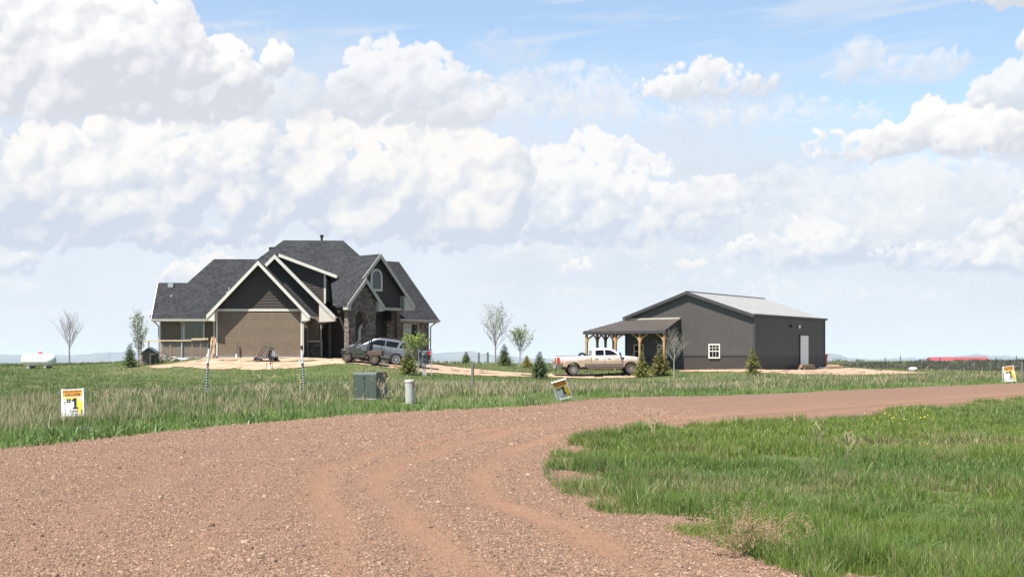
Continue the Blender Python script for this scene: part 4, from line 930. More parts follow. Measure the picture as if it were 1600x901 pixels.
# ------------------------------------------------------------------ dog run beside the left wing
def build_yard():
    A = Fr(338, 92, 3)
    v = -3.0
    def G(u, vv): p = A.W(u, vv, 0); return gz(p.x, p.y)
    t = thing('yard_fence', 'cedar post and wire fence with pale top rail, below the left wing window', 'fence', A.W(-3.5, v, G(-3.5, v)))
    zt = 3.17
    b = MB(); b.beam(A.W(-4.55, v, zt-.04), A.W(-2.35, v, zt-.04), .10, .09); b.beam(A.W(-2.35, v, zt+.06), A.W(-1.12, v, zt+.08), .12, .13); b.beam(A.W(-6.05, v-.3, zt-.09), A.W(-4.5, v, zt-.05), .10, .10); obj('top_rail', b, M['pine'], t, world=True)
    for u, w in ((-6.05, .1), (-5.5, .09), (-4.52, .11), (-3.9, .09), (-2.32, .11), (-1.68, .09), (-1.12, .12)):
        b = MB(); g = G(u, v); A.box(b, u-w/2, u+w/2, v-.05-w, v-.05, g-.3, zt-.07); obj('post', b, M['wood'], t, world=True)
    b = MB()
    for k in range(9): z = 1.8+k*.15; b.beam(A.W(-4.5, v-.04, z), A.W(-1.14, v-.04, z), .008, .008)
    for k in range(34): u = -4.48+k*.1; b.beam(A.W(u, v-.035, 1.7), A.W(u, v-.035, zt-.08), .006, .006)
    obj('wire_mesh', b, M['steel'], t, world=True)
    # dog house
    g = G(-5.35, -2.6); k = thing('dog_house', 'small dark dog house with pale gable roof, behind the cedar fence posts', 'dog house', A.W(-5.3, -2.6, g))
    b = MB(); A.box(b, -5.85, -4.85, -3.55, -2.55, g, g+.75); A.face(b, [(-5.85, g+.75), (-4.85, g+.75), (-5.35, g+1.12)], -2.55, 1.0); obj('wall', b, M['grywood'], k, world=True)
    b = MB(); A.face(b, [(-5.2, g+.05), (-4.9, g+.05), (-4.9, g+.66), (-5.2, g+.66)], -2.53, .03); obj('doorway', b, M['black'], k, world=True)
    b = MB(); A.box(b, -5.30, -5.2, -2.54, -2.48, g, g+.75); A.box(b, -5.2, -4.86, -2.54, -2.48, g+.68, g+.76); obj('door_frame', b, M['pine'], k, world=True)
    b = MB(); b.slab(A.fp([(-6.02, -2.35, g+.74), (-5.35, -2.35, g+1.22), (-5.35, -3.7, g+1.22), (-6.02, -3.7, g+.74)]), .05); b.slab(A.fp([(-5.35, -2.35, g+1.22), (-4.70, -2.35, g+.80), (-4.70, -3.7, g+.80), (-5.35, -3.7, g+1.22)]), .05); obj('roof', b, M['steel'], k, world=True)
    # white dog lying in the yard: skin body with head up, folded legs and tail
    c = A.W(-3.75, -3.6, 0); c.z = G(-3.75, -3.6)
    me = bpy.data.meshes.new('dog')
    J = [((0, 0, .17), .15), ((.22, 0, .20), .155), ((.46, .0, .22), .15), ((.60, 0, .34), .095), ((.68, 0, .46), .09), ((.80, 0, .46), .062), ((.90, 0, .44), .04),
         ((-.20, 0, .13), .13), ((-.36, .06, .06), .035), ((-.58, .12, .04), .022),
         ((.46, .13, .10), .065), ((.66, .15, .05), .042), ((.82, .14, .04), .038), ((.46, -.13, .10), .065), ((.66, -.15, .05), .042), ((.84, -.15, .04), .038),
         ((-.10, .17, .12), .10), ((.08, .22, .06), .05), ((.2, .22, .04), .04), ((-.10, -.17, .12), .10), ((.08, -.22, .06), .05), ((.2, -.22, .04), .04),
         ((.66, .07, .54), .03), ((.64, .10, .46), .02), ((.66, -.07, .54), .03), ((.64, -.10, .46), .02)]
    ed = [(0, 1), (1, 2), (2, 3), (3, 4), (4, 5), (5, 6), (0, 7), (7, 8), (8, 9), (2, 10), (10, 11), (11, 12), (2, 13), (13, 14), (14, 15), (7, 16), (16, 17), (17, 18), (7, 19), (19, 20), (20, 21), (4, 22), (22, 23), (4, 24), (24, 25)]
    me.from_pydata([j[0] for j in J], ed, []); o = bpy.data.objects.new('dog', me); COL.objects.link(o)
    sk = o.modifiers.new('skin', 'SKIN'); sk.use_smooth_shade = True
    for i, j in enumerate(J): me.skin_vertices[0].data[i].radius = (j[1], j[1])
    me.skin_vertices[0].data[0].use_root = True
    sb = o.modifiers.new('sub', 'SUBSURF'); sb.levels = sb.render_levels = 2
    o.location = c; o.rotation_euler = (0, 0, R(196)); me.materials.append(pm('cream dog fur', (.62, .56, .46), (.78, .72, .62), 12, .9, .3))
    tag(o, 'cream white dog lying with its head up in the fenced yard', 'dog')
    p = A.W(-3.3, -2.75, 0); p = A.W(-3.42, -4.6, 0); p.z = G(-3.42, -4.6)
    b = MB(); b.prism([(-.3, -.16, 0), (.42, -.2, 0), (.42, .2, 0), (-.3, .16, 0)], (0, 0, .07)); b.box((.1, .16, .10), (.7, .05, .1)); b.box((.1, -.16, .10), (.7, .05, .1))
    o = obj('splash_block', b, M['whitepl'], off=(0, 0, 0), bevel=.015); o.location = p; tag(o, 'white splash block on the ground under the wing downspout', 'splash block')
    # boards leaning at the garage corner
    t = thing('board_stack', 'rough brown boards leaning at the left corner of the garage wall', 'boards', A.W(-.6, -.9, G(-.6, -.9)))
    for i, (u0, u1, z1, mt) in enumerate(((-.95, -.35, 3.15, 'pine'), (-.70, -.52, 3.35, 'wood'), (-.5, -.25, 3.3, 'wood'))):
        b = MB(); b.beam(A.W(u0, -.7, G(u0, -.7)-.05), A.W(u1, -1.3, z1), .14, .04); obj('board', b, M[mt], t, world=True)
    p = A.W(1.47, .25, 0); g = gz(p.x, p.y)
    b = MB(); b.tube([(0, 0, -.2), (0, 0, .6), (.02, .02, 1.28)], [.06, .06, .058], 8); b.mi = 1; b.box((0, -.062, .15), (.10, .02, .34)); b.mi = 0
    o = obj('post', b, [M['grywood'], M['whitepl']], off=(0, 0, 0)); o.location = (p.x, p.y, g); tag(o, 'short dark post standing against the lit garage wall', 'post')
build_yard()

# ------------------------------------------------------------------ the metal barn
def build_barn():
    B = Fr(1178, 100, -36); S = B.side(0); S.o = B.W(0, 0, 0)
    Wd, Ln, hE, hP, z0 = 11.6, 14.1, 5.2, 7.13, .5
    base = B.W(-Wd/2, -Ln/2, 0); base.z = .95
    t = thing('metal_barn', 'grey ribbed metal barn with brown base band and pale roof, behind the pickup truck', 'barn', base)
    P = lambda name, mb, mat, **k: obj(name, mb, mat, t, world=True, **k)
    zw = 2.06
    def ribbed(fr, u0, u1, zb, zt, v, pitch=.23):
        b = MB(); u = u0; pts = []
        while u < u1-.001:
            for du, dv in ((0, 0), (pitch*.62, 0), (pitch*.72, .02), (pitch*.88, .02), (pitch*.98, 0)):
                if u+du <= u1: pts.append((u+du, v+dv))
            u += pitch
        pts.append((u1, v))
        for (a, va), (c, vc) in zip(pts[:-1], pts[1:]): b.poly(fr.fp([(a, va, zb), (c, vc, zb), (c, vc, zt(c)), (a, va, zt(a))]))
        return b
    slope = (hP-hE)/(Wd/2); top = lambda u: hE+slope*(Wd/2-abs(u+Wd/2))-.05
    P('wall', ribbed(B, -Wd, 0, zw, top, 0), M['barnwall']); P('wall', ribbed(S, 0, Ln, zw, lambda u: hE-.03, 0), M['barnwall'])
    P('wainscot', ribbed(B, -Wd, 0, z0, lambda u: zw-.05, .01), M['barnlow']); P('wainscot', ribbed(S, 0, Ln, z0, lambda u: zw-.05, .01), M['barnlow'])
    b = MB(); B.box(b, -Wd+.02, -.02, -Ln+.02, -.03, z0, hE-.1); B.face(b, [(-Wd+.05, hE-.12), (-.05, hE-.12), (-Wd/2, hP-.15)], -Ln+.2, .1); B.face(b, [(-Wd+.05, hE-.12), (-.05, hE-.12), (-Wd/2, hP-.15)], -.04, .1); P('wall', b, M['barnwall'])
    ov = .28
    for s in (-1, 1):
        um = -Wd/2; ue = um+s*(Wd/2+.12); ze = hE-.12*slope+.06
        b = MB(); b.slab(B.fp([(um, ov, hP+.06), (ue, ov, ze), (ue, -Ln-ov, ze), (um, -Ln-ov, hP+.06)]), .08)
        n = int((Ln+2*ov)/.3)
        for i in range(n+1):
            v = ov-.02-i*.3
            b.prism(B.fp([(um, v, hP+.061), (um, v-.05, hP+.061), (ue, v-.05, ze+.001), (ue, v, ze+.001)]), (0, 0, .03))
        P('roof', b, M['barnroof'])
    b = MB(); B.face(b, [(-Wd/2-.15, hP+.06), (-Wd/2+.15, hP+.06), (-Wd/2, hP+.14)], ov+.02, Ln+2*ov+.04); P('ridge_cap', b, M['trimdark'])
    b = MB()
    for s in (-1, 1):
        um = -Wd/2; ue = um+s*(Wd/2+.14); ze = hE-.14*slope
        B.face(b, [(um, hP+.10), (ue, ze+.10), (ue, ze-.16), (um, hP-.16)], ov+.05, .06)
    P('rake_trim', b, M['trimdark'])
    b = MB(); B.box(b, -.02, .10, -.02, .09, z0, hE); P('corner_trim', b, M['trimdark'])
    b = MB(); S.box(b, Ln-.08, Ln+.05, -.02, .07, z0, hE); P('corner_trim', b, M['trimdark'])
    b = MB(); B.box(b, -Wd-.06, -Wd+.06, -.04, .07, z0, hE-.05); P('corner_trim', b, M['trimdark'])
    b = MB(); S.box(b, -.2, Ln+.3, .03, .18, hE-.06, hE+.10); P('gutter', b, M['trimdark'])
    b = MB(); B.box(b, -Wd, 0, .035, .06, zw-.05, zw+.02); S.box(b, 0, Ln, .035, .06, zw-.05, zw+.02); P('band_trim', b, M['trimdark'])
    window(t, B, -3.80, -2.98, 1.92, 2.88, .05, M['white'], bars=(('h', 2.40, .07), ('h', 2.66, .03), ('v', -3.53, .03), ('v', -3.26, .03)), name='window', fw=.10)
    window(t, B, -10.72, -9.95, 1.9, 2.9, .05, M['white'], bars=(('h', 2.4, .06),), name='window', fw=.09)
    window(t, B, -8.50, -7.75, 1.9, 2.85, .05, M['white'], bars=(('h', 2.4, .06),), name='window', fw=.09)
    # tall white door with sections
    b = MB(); n = 9; u0, u1, za, zb = 8.78, 10.45, .85, 3.74
    for i in range(n): S.box(b, u0, u1, .03, .085, za+(zb-za)*i/n+.006, za+(zb-za)*(i+1)/n-.006)
    S.box(b, u0, u1, .02, .05, za, zb); d = P('door', b, M['whitepl'])
    b = MB(); S.box(b, u1, u1+.12, .04, .10, za, zb+.1); S.box(b, u0-.10, u0, .04, .10, za, zb+.1); S.box(b, u0, u1, .04, .10, zb, zb+.1); obj('door_trim', b, M['trimdark'], d, world=True)
    # two wall lights
    for u, mt in ((8.45, 'whitepl'), (6.9, 'trimdark')):
        g = MB(); g.lathe([(0, .17), (.12, .14), (.16, .05), (.14, 0), (0, 0)], 16, (0, 0, 0), 'y'); g.box((0, -.02, .0), (.14, .06, .2))
        g.v = [tuple(S.W(u+p[0], .05+abs(p[1])*1.0+.02, 4.48+p[2])) for p in g.v]; P('wall_light', g, M[mt], smooth=True)
    # wrap-around porch
    uR, uL, vF, zT, zF = -6.48, -14.15, 2.6, 5.05, 4.06
    b = MB(); b.slab(B.fp([(-Wd, .02, zT), (uR, .02, zT), (uR, vF, zF), (uL, vF, zF)]), .07)
    b.slab(B.fp([(-Wd, .02, zT), (uL, vF, zF), (uL, -4.2, zF), (-Wd, -4.2, zT)]), .07)
    k = 0
    while uR-.02-k*.3 > uL+.1:
        u = uR-.02-k*.3; top_ = .02 if u > -Wd else .02+(vF-.02)*(-Wd-u)/(-Wd-uL); zt_ = zT if u > -Wd else zT+(zF-zT)*(-Wd-u)/(-Wd-uL)
        b.prism(B.fp([(u, top_, zt_+.001), (u-.045, top_, zt_+.001), (u-.045, vF, zF+.001), (u, vF, zF+.001)]), (0, 0, .028)); k += 1
    pr = P('porch_roof', b, M['awnroof'])
    b = MB(); B.box(b, -Wd, uR+.02, .03, .14, zT-.03, zT+.09); obj('flashing', b, M['gutter'], pr, world=True)
    b = MB(); B.box(b, uL-.02, uR+.02, vF, vF+.05, zF-.24, zF-.01); B.box(b, uL-.05, uL, -4.2, vF, zF-.24, zF-.01); b.prism(B.fp([(uR, .05, zT+.02), (uR, vF, zF+.02), (uR, vF, zF-.24), (uR, .05, zT-.22)]), B.u*.05); obj('fascia', b, M['trimdark'], pr, world=True)
    b = MB(); b.poly(B.fp([(uR-.02, .04, zT-.12), (uR-.02, vF-.1, zF-.24), (uR-.02, .04, zF-.24)])); b.prism(B.fp([(uR-.03, .04, zT-.12), (uR-.03, vF-.05, zF-.12), (uR-.03, vF-.05, zF-.24), (uR-.03, .04, zF-.24)]), B.u*.02)
    obj('porch_gable', b, M['trimdark'], pr, world=True)
    spots = [(-6.62, 2.42, 'f'), (-8.85, 2.42, 'f'), (-11.15, 2.42, 'f'), (-13.95, 2.42, 'c'), (-13.95, .75, 's'), (-13.95, -.55, 's'), (-13.95, -1.85, 's')]
    for u, v, kind in spots:
        p = B.W(u, v, 0); g = gz(p.x, p.y); b = MB(); B.box(b, u-.085, u+.085, v-.085, v+.085, g-.2, zF-.24)
        o = P('porch_post', b, M['amber'])
        q = MB(); zb, zt2 = 3.05, zF-.26
        for s in (-1, 1):
            if kind == 's': q.tube([B.W(u, v, zb), B.W(u, v+s*.16, zb+.42), B.W(u, v+s*.62, zt2)], .075, 6)
            elif not (kind == 'c' and s < 0) and not (u > -6.7 and s > 0): q.tube([B.W(u, v, zb), B.W(u+s*.20, v, zb+.42), B.W(u+s*.74, v, zt2)], .075, 6)
        obj('brace', q, M['amber'], o, world=True)
build_barn()
# ------------------------------------------------------------------ vehicles
def paint(name, c, rough=.3, metal=.0, dust_and_reflection=None, zlo=.4, zhi=1.2, amount=.8):
    m, nt, b = nmat(name); N, L = nt.nodes.new, nt.links.new
    b.inputs['Roughness'].default_value = rough; b.inputs['Metallic'].default_value = metal; b.inputs['Coat Weight'].default_value = .4; b.inputs['Coat Roughness'].default_value = .12
    if dust_and_reflection is None: b.inputs['Base Color'].default_value = (*c, 1); return m
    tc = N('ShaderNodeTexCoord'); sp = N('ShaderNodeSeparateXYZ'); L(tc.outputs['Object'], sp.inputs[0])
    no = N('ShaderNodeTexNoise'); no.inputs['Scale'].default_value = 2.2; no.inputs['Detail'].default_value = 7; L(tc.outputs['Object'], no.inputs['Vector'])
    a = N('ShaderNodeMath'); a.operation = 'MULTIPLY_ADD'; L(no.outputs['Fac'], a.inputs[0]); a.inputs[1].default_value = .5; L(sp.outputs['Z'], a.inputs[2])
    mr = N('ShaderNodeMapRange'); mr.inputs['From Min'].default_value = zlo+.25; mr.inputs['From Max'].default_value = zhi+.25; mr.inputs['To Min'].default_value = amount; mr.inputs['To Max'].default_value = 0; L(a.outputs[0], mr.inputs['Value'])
    mx = N('ShaderNodeMix'); mx.data_type = 'RGBA'; L(mr.outputs['Result'], mx.inputs['Factor']); mx.inputs['A'].default_value = (*c, 1); mx.inputs['B'].default_value = (*dust_and_reflection, 1); L(mx.outputs['Result'], b.inputs['Base Color'])
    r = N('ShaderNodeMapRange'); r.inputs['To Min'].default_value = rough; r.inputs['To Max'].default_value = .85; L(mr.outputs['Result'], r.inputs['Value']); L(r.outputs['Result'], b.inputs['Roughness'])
    return m
def arch(cx, cz, r, a0=8, a1=172, n=10): return [(cx+r*math.cos(R(a0+(a1-a0)*i/n)), cz+r*math.sin(R(a0+(a1-a0)*i/n))) for i in range(n+1)]
def tumble(mb, prof, yz):
    n = len(prof)
    vs = [(x, -yz(z), z) for x, z in prof]+[(x, yz(z), z) for x, z in prof]
    fs = [tuple(range(n)), tuple(range(2*n-1, n-1, -1))]+[(i, (i+1) % n, (i+1) % n+n, i+n) for i in range(n)]
    return mb.add(vs, fs)
def sideplate(name, t, mat, polys, yz, d=.008, th=.012):
    for s in (-1, 1):
        for poly in polys: b = MB(); b.prism([(x, s*(yz(z)+d), z) for x, z in poly], (0, -s*th, 0)); obj(name, b, mat, t)
def wheel(t, x, y, r, w, style='spoke', rim=None, rimr=.62, z=None):
    s = 1 if y > 0 else -1; z = r if z is None else z
    b = MB(); h = w/2
    b.lathe([(r*rimr, -h*.8), (r*.9, -h), (r*.985, -h*.7), (r, 0), (r*.985, h*.7), (r*.9, h), (r*rimr, h*.8)], 28, (x, y, z), 'y', closed=True)
    for k in range(28):
        a = k*2*math.pi/28; M_ = Matrix.Rotation(-a, 3, 'Y'); b.box(Vector((x, y, z))+M_ @ Vector((r*.985, 0, 0)), (r*.05, w*.92, r*.07), M_)
    o = obj('wheel', b, M['rubber'], t, smooth=True)
    b = MB(); rr = r*rimr
    b.lathe([(rr*1.02, -h*.7), (rr*1.02, s*h*.86), (rr*.9, s*h*.86), (rr*.86, s*h*.45), (0, s*h*.40)], 28, (x, y, z), 'y')
    obj('rim_barrel', b, M['black'], o, smooth=True)
    b = MB(); b.lathe([(rr*1.03, s*h*.8), (rr*1.03, s*h*.9), (rr*.90, s*h*.9), (rr*.88, s*h*.7)], 28, (x, y, z), 'y')
    b.lathe([(0, s*h*.84), (rr*.26, s*h*.82), (rr*.3, s*h*.6)], 16, (x, y, z), 'y')
    n = 6 if style == 'spoke' else 8
    for k in range(n):
        for da in ((-.13, .13) if style == 'spoke' else (0,)):
            a = k*2*math.pi/n+da; M_ = Matrix.Rotation(-a, 3, 'Y'); b.box(Vector((x, y+s*h*.70, z))+M_ @ Vector((rr*.58, 0, 0)), (rr*.74, h*.18, rr*(.12 if style == 'spoke' else .24)), M_)
    obj('rim', b, rim or M['chrome'], o)
    return o
def build_truck():
    px, Y = 863.5, 99.2; p = at(px, 586, Y); g0 = gz(p.x, Y); g1 = gz(p.x+6.2, Y+.4)
    t = thing('pickup_truck', 'long white and tan crew cab pickup with dual rear wheels, parked before the barn porch', 'pickup truck', (p.x+.1, Y, g0+.03), rot=(0, -math.atan2(g1-g0, 6.3), R(4.5)))
    wht = paint('white pearl paint with road dust', (.76, .75, .72), .28, 0, (.31, .205, .115), 1.02, 1.42, .92)  # tan toward the bottom: road dust plus sand reflection painted into the colour
    grey = paint('dusty grey lower trim', (.085, .075, .068), .5, 0, (.16, .115, .08), .4, .9, .6)
    yz = lambda z: .99-.03*abs(z-.95)
    low = [(.03, .66), (.0, .98), (2.82, .98), (2.84, 1.43), (5.22, 1.42), (5.5, 1.40), (6.2, 1.335), (6.5, 1.26), (6.62, 1.10), (6.66, .80), (6.62, .56), (6.44, .52)]+arch(5.88, .42, .54)+[(5.30, .55), (1.98, .58)]+arch(1.40, .44, .55)+[(.82, .64)]
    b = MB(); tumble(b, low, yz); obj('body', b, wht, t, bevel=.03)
    for s in (-1, 1):
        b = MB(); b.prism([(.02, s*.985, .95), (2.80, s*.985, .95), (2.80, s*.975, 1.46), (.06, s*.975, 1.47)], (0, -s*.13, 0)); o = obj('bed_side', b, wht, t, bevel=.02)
        c = MB(); c.box((1.43, s*.915, 1.475), (2.75, .13, .03)); obj('rail_cap', c, M['black'], o)
        q = MB(); q.box((.25, s*.99, 1.15), (.20, .03, .44)); q.box((.03, s*.93, 1.15), (.05, .15, .44)); obj('taillight', q, M['tail'], t)
        f = MB(); pr = [(.62, .64), (.66, .92), (.86, 1.18), (1.12, 1.28), (1.75, 1.27), (2.10, 1.16), (2.26, .95), (2.30, .62), (1.97, .60)]+arch(1.40, .44, .55)+[(.84, .64)]
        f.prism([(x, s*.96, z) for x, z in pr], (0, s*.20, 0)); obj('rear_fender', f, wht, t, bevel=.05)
        q = MB(); q.box((3.8, s*.985, .69), (2.96, .03, .25)); obj('lower_trim', q, grey, t)
        q = MB(); q.box((.43, s*.975, .76), (.74, .03, .24)); obj('lower_trim', q, grey, t)
        q = MB(); q.tube([(2.5, s*1.06, .46), (5.2, s*1.06, .46)], .055, 8); q.box((3.9, s*.98, .50), (2.4, .10, .03)); obj('running_board', q, paint('rusty brown step', (.10, .045, .03), .6), t)
        q = MB(); q.prism([(5.18, s*.97, 1.13), (5.34, s*.97, 1.16), (5.36, s*.97, 1.30), (5.2, s*.97, 1.32)], (0, s*.025, 0)); obj('fender_vent', q, M['black'], t)
        q = MB(); q.box((5.02, s*1.10, 1.57), (.12, .18, .22)); q.box((5.02, s*1.0, 1.47), (.06, .2, .05)); obj('mirror', q, M['black'], t, bevel=.02)
        q = MB(); q.box((6.50, s*.72, 1.10), (.22, .42, .24)); obj('headlight', q, M['glass'], t, bevel=.03)
        for xh in (3.22, 4.18): q = MB(); q.box((xh, s*1.0, 1.24), (.16, .03, .05)); obj('door_handle', q, M['chrome'], t)
        for xs in (2.83, 3.86, 5.12): q = MB(); q.box((xs, s*.986, 1.05), (.014, .012, .70)); obj('door_seam', q, M['black'], t)
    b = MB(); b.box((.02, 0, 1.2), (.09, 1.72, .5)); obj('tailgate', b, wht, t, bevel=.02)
    b = MB(); b.box((2.80, 0, 1.22), (.06, 1.9, .46)); obj('bed_front', b, wht, t)
    b = MB(); b.box((-.08, 0, .66), (.2, 1.94, .22)); obj('rear_bumper', b, M['chrome'], t, bevel=.03)
    b = MB(); b.box((6.70, 0, .70), (.18, 1.96, .34)); obj('front_bumper', b, M['chrome'], t, bevel=.04)
    b = MB(); b.box((6.64, 0, 1.05), (.06, 1.1, .36))
    for k in range(4): b.box((6.68, 0, .92+k*.09), (.04, 1.08, .03))
    obj('grille', b, M['chrome'], t)
    yc = lambda z: .965-.30*(z-1.42)
    cab = [(2.86, 1.40), (2.90, 1.90), (3.02, 2.0), (3.3, 2.03), (4.05, 2.03), (4.42, 1.96), (4.66, 1.85), (5.26, 1.40)]
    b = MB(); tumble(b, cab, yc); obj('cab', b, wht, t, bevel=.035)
    sideplate('side_window', t, M['tint'], [[(3.12, 1.47), (3.14, 1.87), (3.80, 1.90), (3.80, 1.47)], [(3.88, 1.47), (3.88, 1.90), (4.22, 1.88), (4.52, 1.78), (4.92, 1.47)]], yc)
    b = MB(); b.add([(4.66, -.75, 1.86), (4.66, .75, 1.86), (5.25, .86, 1.43), (5.25, -.86, 1.43)], [(0, 1, 2, 3)]); b.v = [(x+.02, y, z+.02) for x, y, z in b.v]; b.prism(b.v[:4], (.0, 0, -.012)); obj('windscreen', b, M['glass'], t)
    b = MB(); b.prism([(2.855, -.7, 1.5), (2.855, .7, 1.5), (2.875, .62, 1.88), (2.875, -.62, 1.88)], (-.012, 0, 0)); obj('rear_window', b, M['glass'], t)
    b = MB(); b.box((5.25, .3, 1.44), (.30, .5, .03)); obj('wiper_cowl', b, M['black'], t)
    b = MB(); b.box((3.4, 0, .55), (5.4, 1.2, .24)); b.box((3.4, 0, .40), (.2, 1.7, .1)); obj('chassis', b, M['black'], t)
    hub = pm('bright dusty rim', (.38, .34, .30), (.5, .46, .42), 8, .4, metal=.6)
    for s in (-1, 1):
        wheel(t, 5.88, s*.93, .405, .27, 'disc', hub, .56); wheel(t, 1.40, s*1.03, .405, .25, 'disc', hub, .56); wheel(t, 1.40, s*.70, .405, .25, 'disc', hub, .56)
    b = MB(); b.lathe([(.20, -.12), (.33, -.13), (.36, 0), (.33, .13), (.20, .12)], 24, (0, 0, 0), 'y', closed=True)
    o = obj('spare_tyre', b, M['black'], smooth=True); mt = Matrix.Translation(t.location) @ t.rotation_euler.to_matrix().to_4x4()
    o.location = mt @ Vector((2.18, -.35, 1.37)); o.rotation_euler = t.rotation_euler; tag(o, 'black spare tyre standing in the bed of the white pickup', 'tyre')
def build_suv():
    Y = 90.2; ph = R(180-4); rx = (620-800)/F*Y; f = Vector((math.cos(ph), math.sin(ph), 0)); o0 = Vector((rx, Y, 0))-f*1.12
    g = gz(rx, Y); g2 = gz(rx+f.x*3, Y+f.y*3)
    t = thing('suv', 'silver grey suv with black windows parked at the stone porch behind the utility vehicle', 'suv', (o0.x-.05, o0.y, g+.02), rot=(0, -math.atan2(g2-g, 3.), ph)); t.scale = (.92, .92, .91)
    sil = paint('silver grey metallic paint', (.15, .158, .172), .26, .45, (.30, .26, .22), .25, .6, .5)
    yz = lambda z: .97-.05*abs(z-.85)
    low = [(.10, .42), (.02, .66), (.0, .95), (.10, 1.24), (3.72, 1.25), (4.1, 1.20), (4.62, 1.12), (4.86, .98), (4.94, .75), (4.92, .42), (4.66, .34)]+arch(4.14, .40, .455)+[(3.66, .34), (1.60, .34)]+arch(1.12, .40, .455)+[(.64, .40)]
    b = MB(); tumble(b, low, yz); obj('body', b, sil, t, bevel=.035)
    yc = lambda z: .94-.32*(z-1.22)
    top = [(.10, 1.22), (.30, 1.66), (.46, 1.80), (1.5, 1.86), (2.55, 1.86), (2.95, 1.76), (3.82, 1.22)]
    b = MB(); tumble(b, top, yc); obj('cabin', b, sil, t, bevel=.035)
    sideplate('side_window', t, M['tint'], [[(2.12, 1.30), (2.12, 1.73), (2.58, 1.74), (2.86, 1.66), (3.36, 1.34)], [(1.18, 1.30), (1.06, 1.71), (2.04, 1.73), (2.04, 1.30)], [(.42, 1.34), (.56, 1.68), (.86, 1.70), (1.0, 1.30)]], yc)
    b = MB(); b.prism([(2.97, -.72, 1.76), (2.97, .72, 1.76), (3.82, .84, 1.24), (3.82, -.84, 1.24)], (.015, 0, .02)); obj('windscreen', b, M['glass'], t)
    b = MB(); b.prism([(.12, -.74, 1.3), (.12, .74, 1.3), (.29, .66, 1.64), (.29, -.66, 1.64)], (-.015, 0, .01)); obj('rear_window', b, M['glass'], t)
    for s in (-1, 1):
        q = MB(); q.tube([(.5, s*.68, 1.86), (.6, s*.68, 1.92), (2.5, s*.68, 1.93), (2.62, s*.68, 1.87)], .025, 6); obj('roof_rail', q, M['black'], t)
        q = MB(); q.box((3.2, s*1.02, 1.32), (.12, .2, .15)); obj('mirror', q, M['black'], t, bevel=.02)
        q = MB(); q.box((.06, s*.80, 1.05), (.10, .26, .34)); obj('taillight', q, M['tail'], t)
        q = MB(); q.box((4.78, s*.72, 1.0), (.2, .36, .12)); obj('headlight', q, M['glass'], t, bevel=.03)
        for x in (1.40, 2.36): q = MB(); q.box((x, s*.975, 1.13), (.2, .03, .035)); obj('door_handle', q, M['chrome'], t)
        for xs in (1.12+.5, 2.10, 3.25): q = MB(); q.box((xs, s*.965, .82), (.012, .012, .78)); obj('door_seam', q, M['black'], t)
        q = MB(); q.box((2.62, s*.96, .36), (2.1, .06, .12)); obj('sill_trim', q, M['black'], t)
        q = MB(); q.box((2.7, s*.93, 1.265), (1.7, .02, .03)); obj('window_trim', q, M['chrome'], t)
    b = MB(); b.box((2.5, 0, .42), (4.2, 1.6, .3)); obj('underbody', b, M['black'], t)
    rim = pm('machined rim faces', (.55, .55, .56), rough=.3, metal=.8)
    for s in (-1, 1): wheel(t, 4.14, s*.86, .395, .27, 'spoke', rim, .72); wheel(t, 1.12, s*.86, .395, .27, 'spoke', rim, .72)
def build_black_pickup():
    Y = 93.9; x = (673.5-800)/F*Y; g = gz(x-1, Y)
    t = thing('pickup_truck', 'small black pickup mostly hidden behind the leafy young tree, red taillight showing', 'pickup truck', (x, Y, g+.02), R(180))
    blk = paint('black paint', (.012, .012, .014), .25, 0, (.12, .10, .08), .3, .7, .4)
    yz = lambda z: .88-.03*abs(z-.85)
    low = [(.04, .5), (.0, .9), (.02, 1.28), (1.5, 1.28), (1.55, 1.20), (3.1, 1.18), (3.9, 1.10), (4.05, .9), (4.08, .5), (3.9, .42)]+arch(3.4, .38, .45)+[(2.93, .42), (1.45, .42)]+arch(.98, .38, .46)+[(.5, .48)]
    b = MB(); tumble(b, low, yz); obj('body', b, blk, t, bevel=.03)
    yc = lambda z: .86-.3*(z-1.2); b = MB(); tumble(b, [(1.56, 1.18), (1.66, 1.66), (1.85, 1.72), (2.4, 1.72), (3.0, 1.18)], yc); obj('cab', b, blk, t, bevel=.03)
    sideplate('side_window', t, M['tint'], [[(1.8, 1.26), (1.84, 1.62), (2.36, 1.62), (2.74, 1.26)]], yc)
    b = MB(); b.box((-.06, 0, .58), (.14, 1.7, .18)); obj('rear_bumper', b, M['chrome'], t, bevel=.02)
    b = MB(); b.box((.3, 0, 1.285), (1.5, 1.6, .02)); b.v = [(px+.45, y, z) for px, y, z in b.v]; obj('bed_cover', b, M['black'], t)
    for s in (-1, 1):
        q = MB(); q.box((.08, s*.86, 1.06), (.20, .06, .34)); obj('taillight', q, M['tail'], t)
        wheel(t, .98, s*.80, .40, .26, 'disc', None, .6); wheel(t, 3.4, s*.80, .40, .26, 'disc', None, .6)
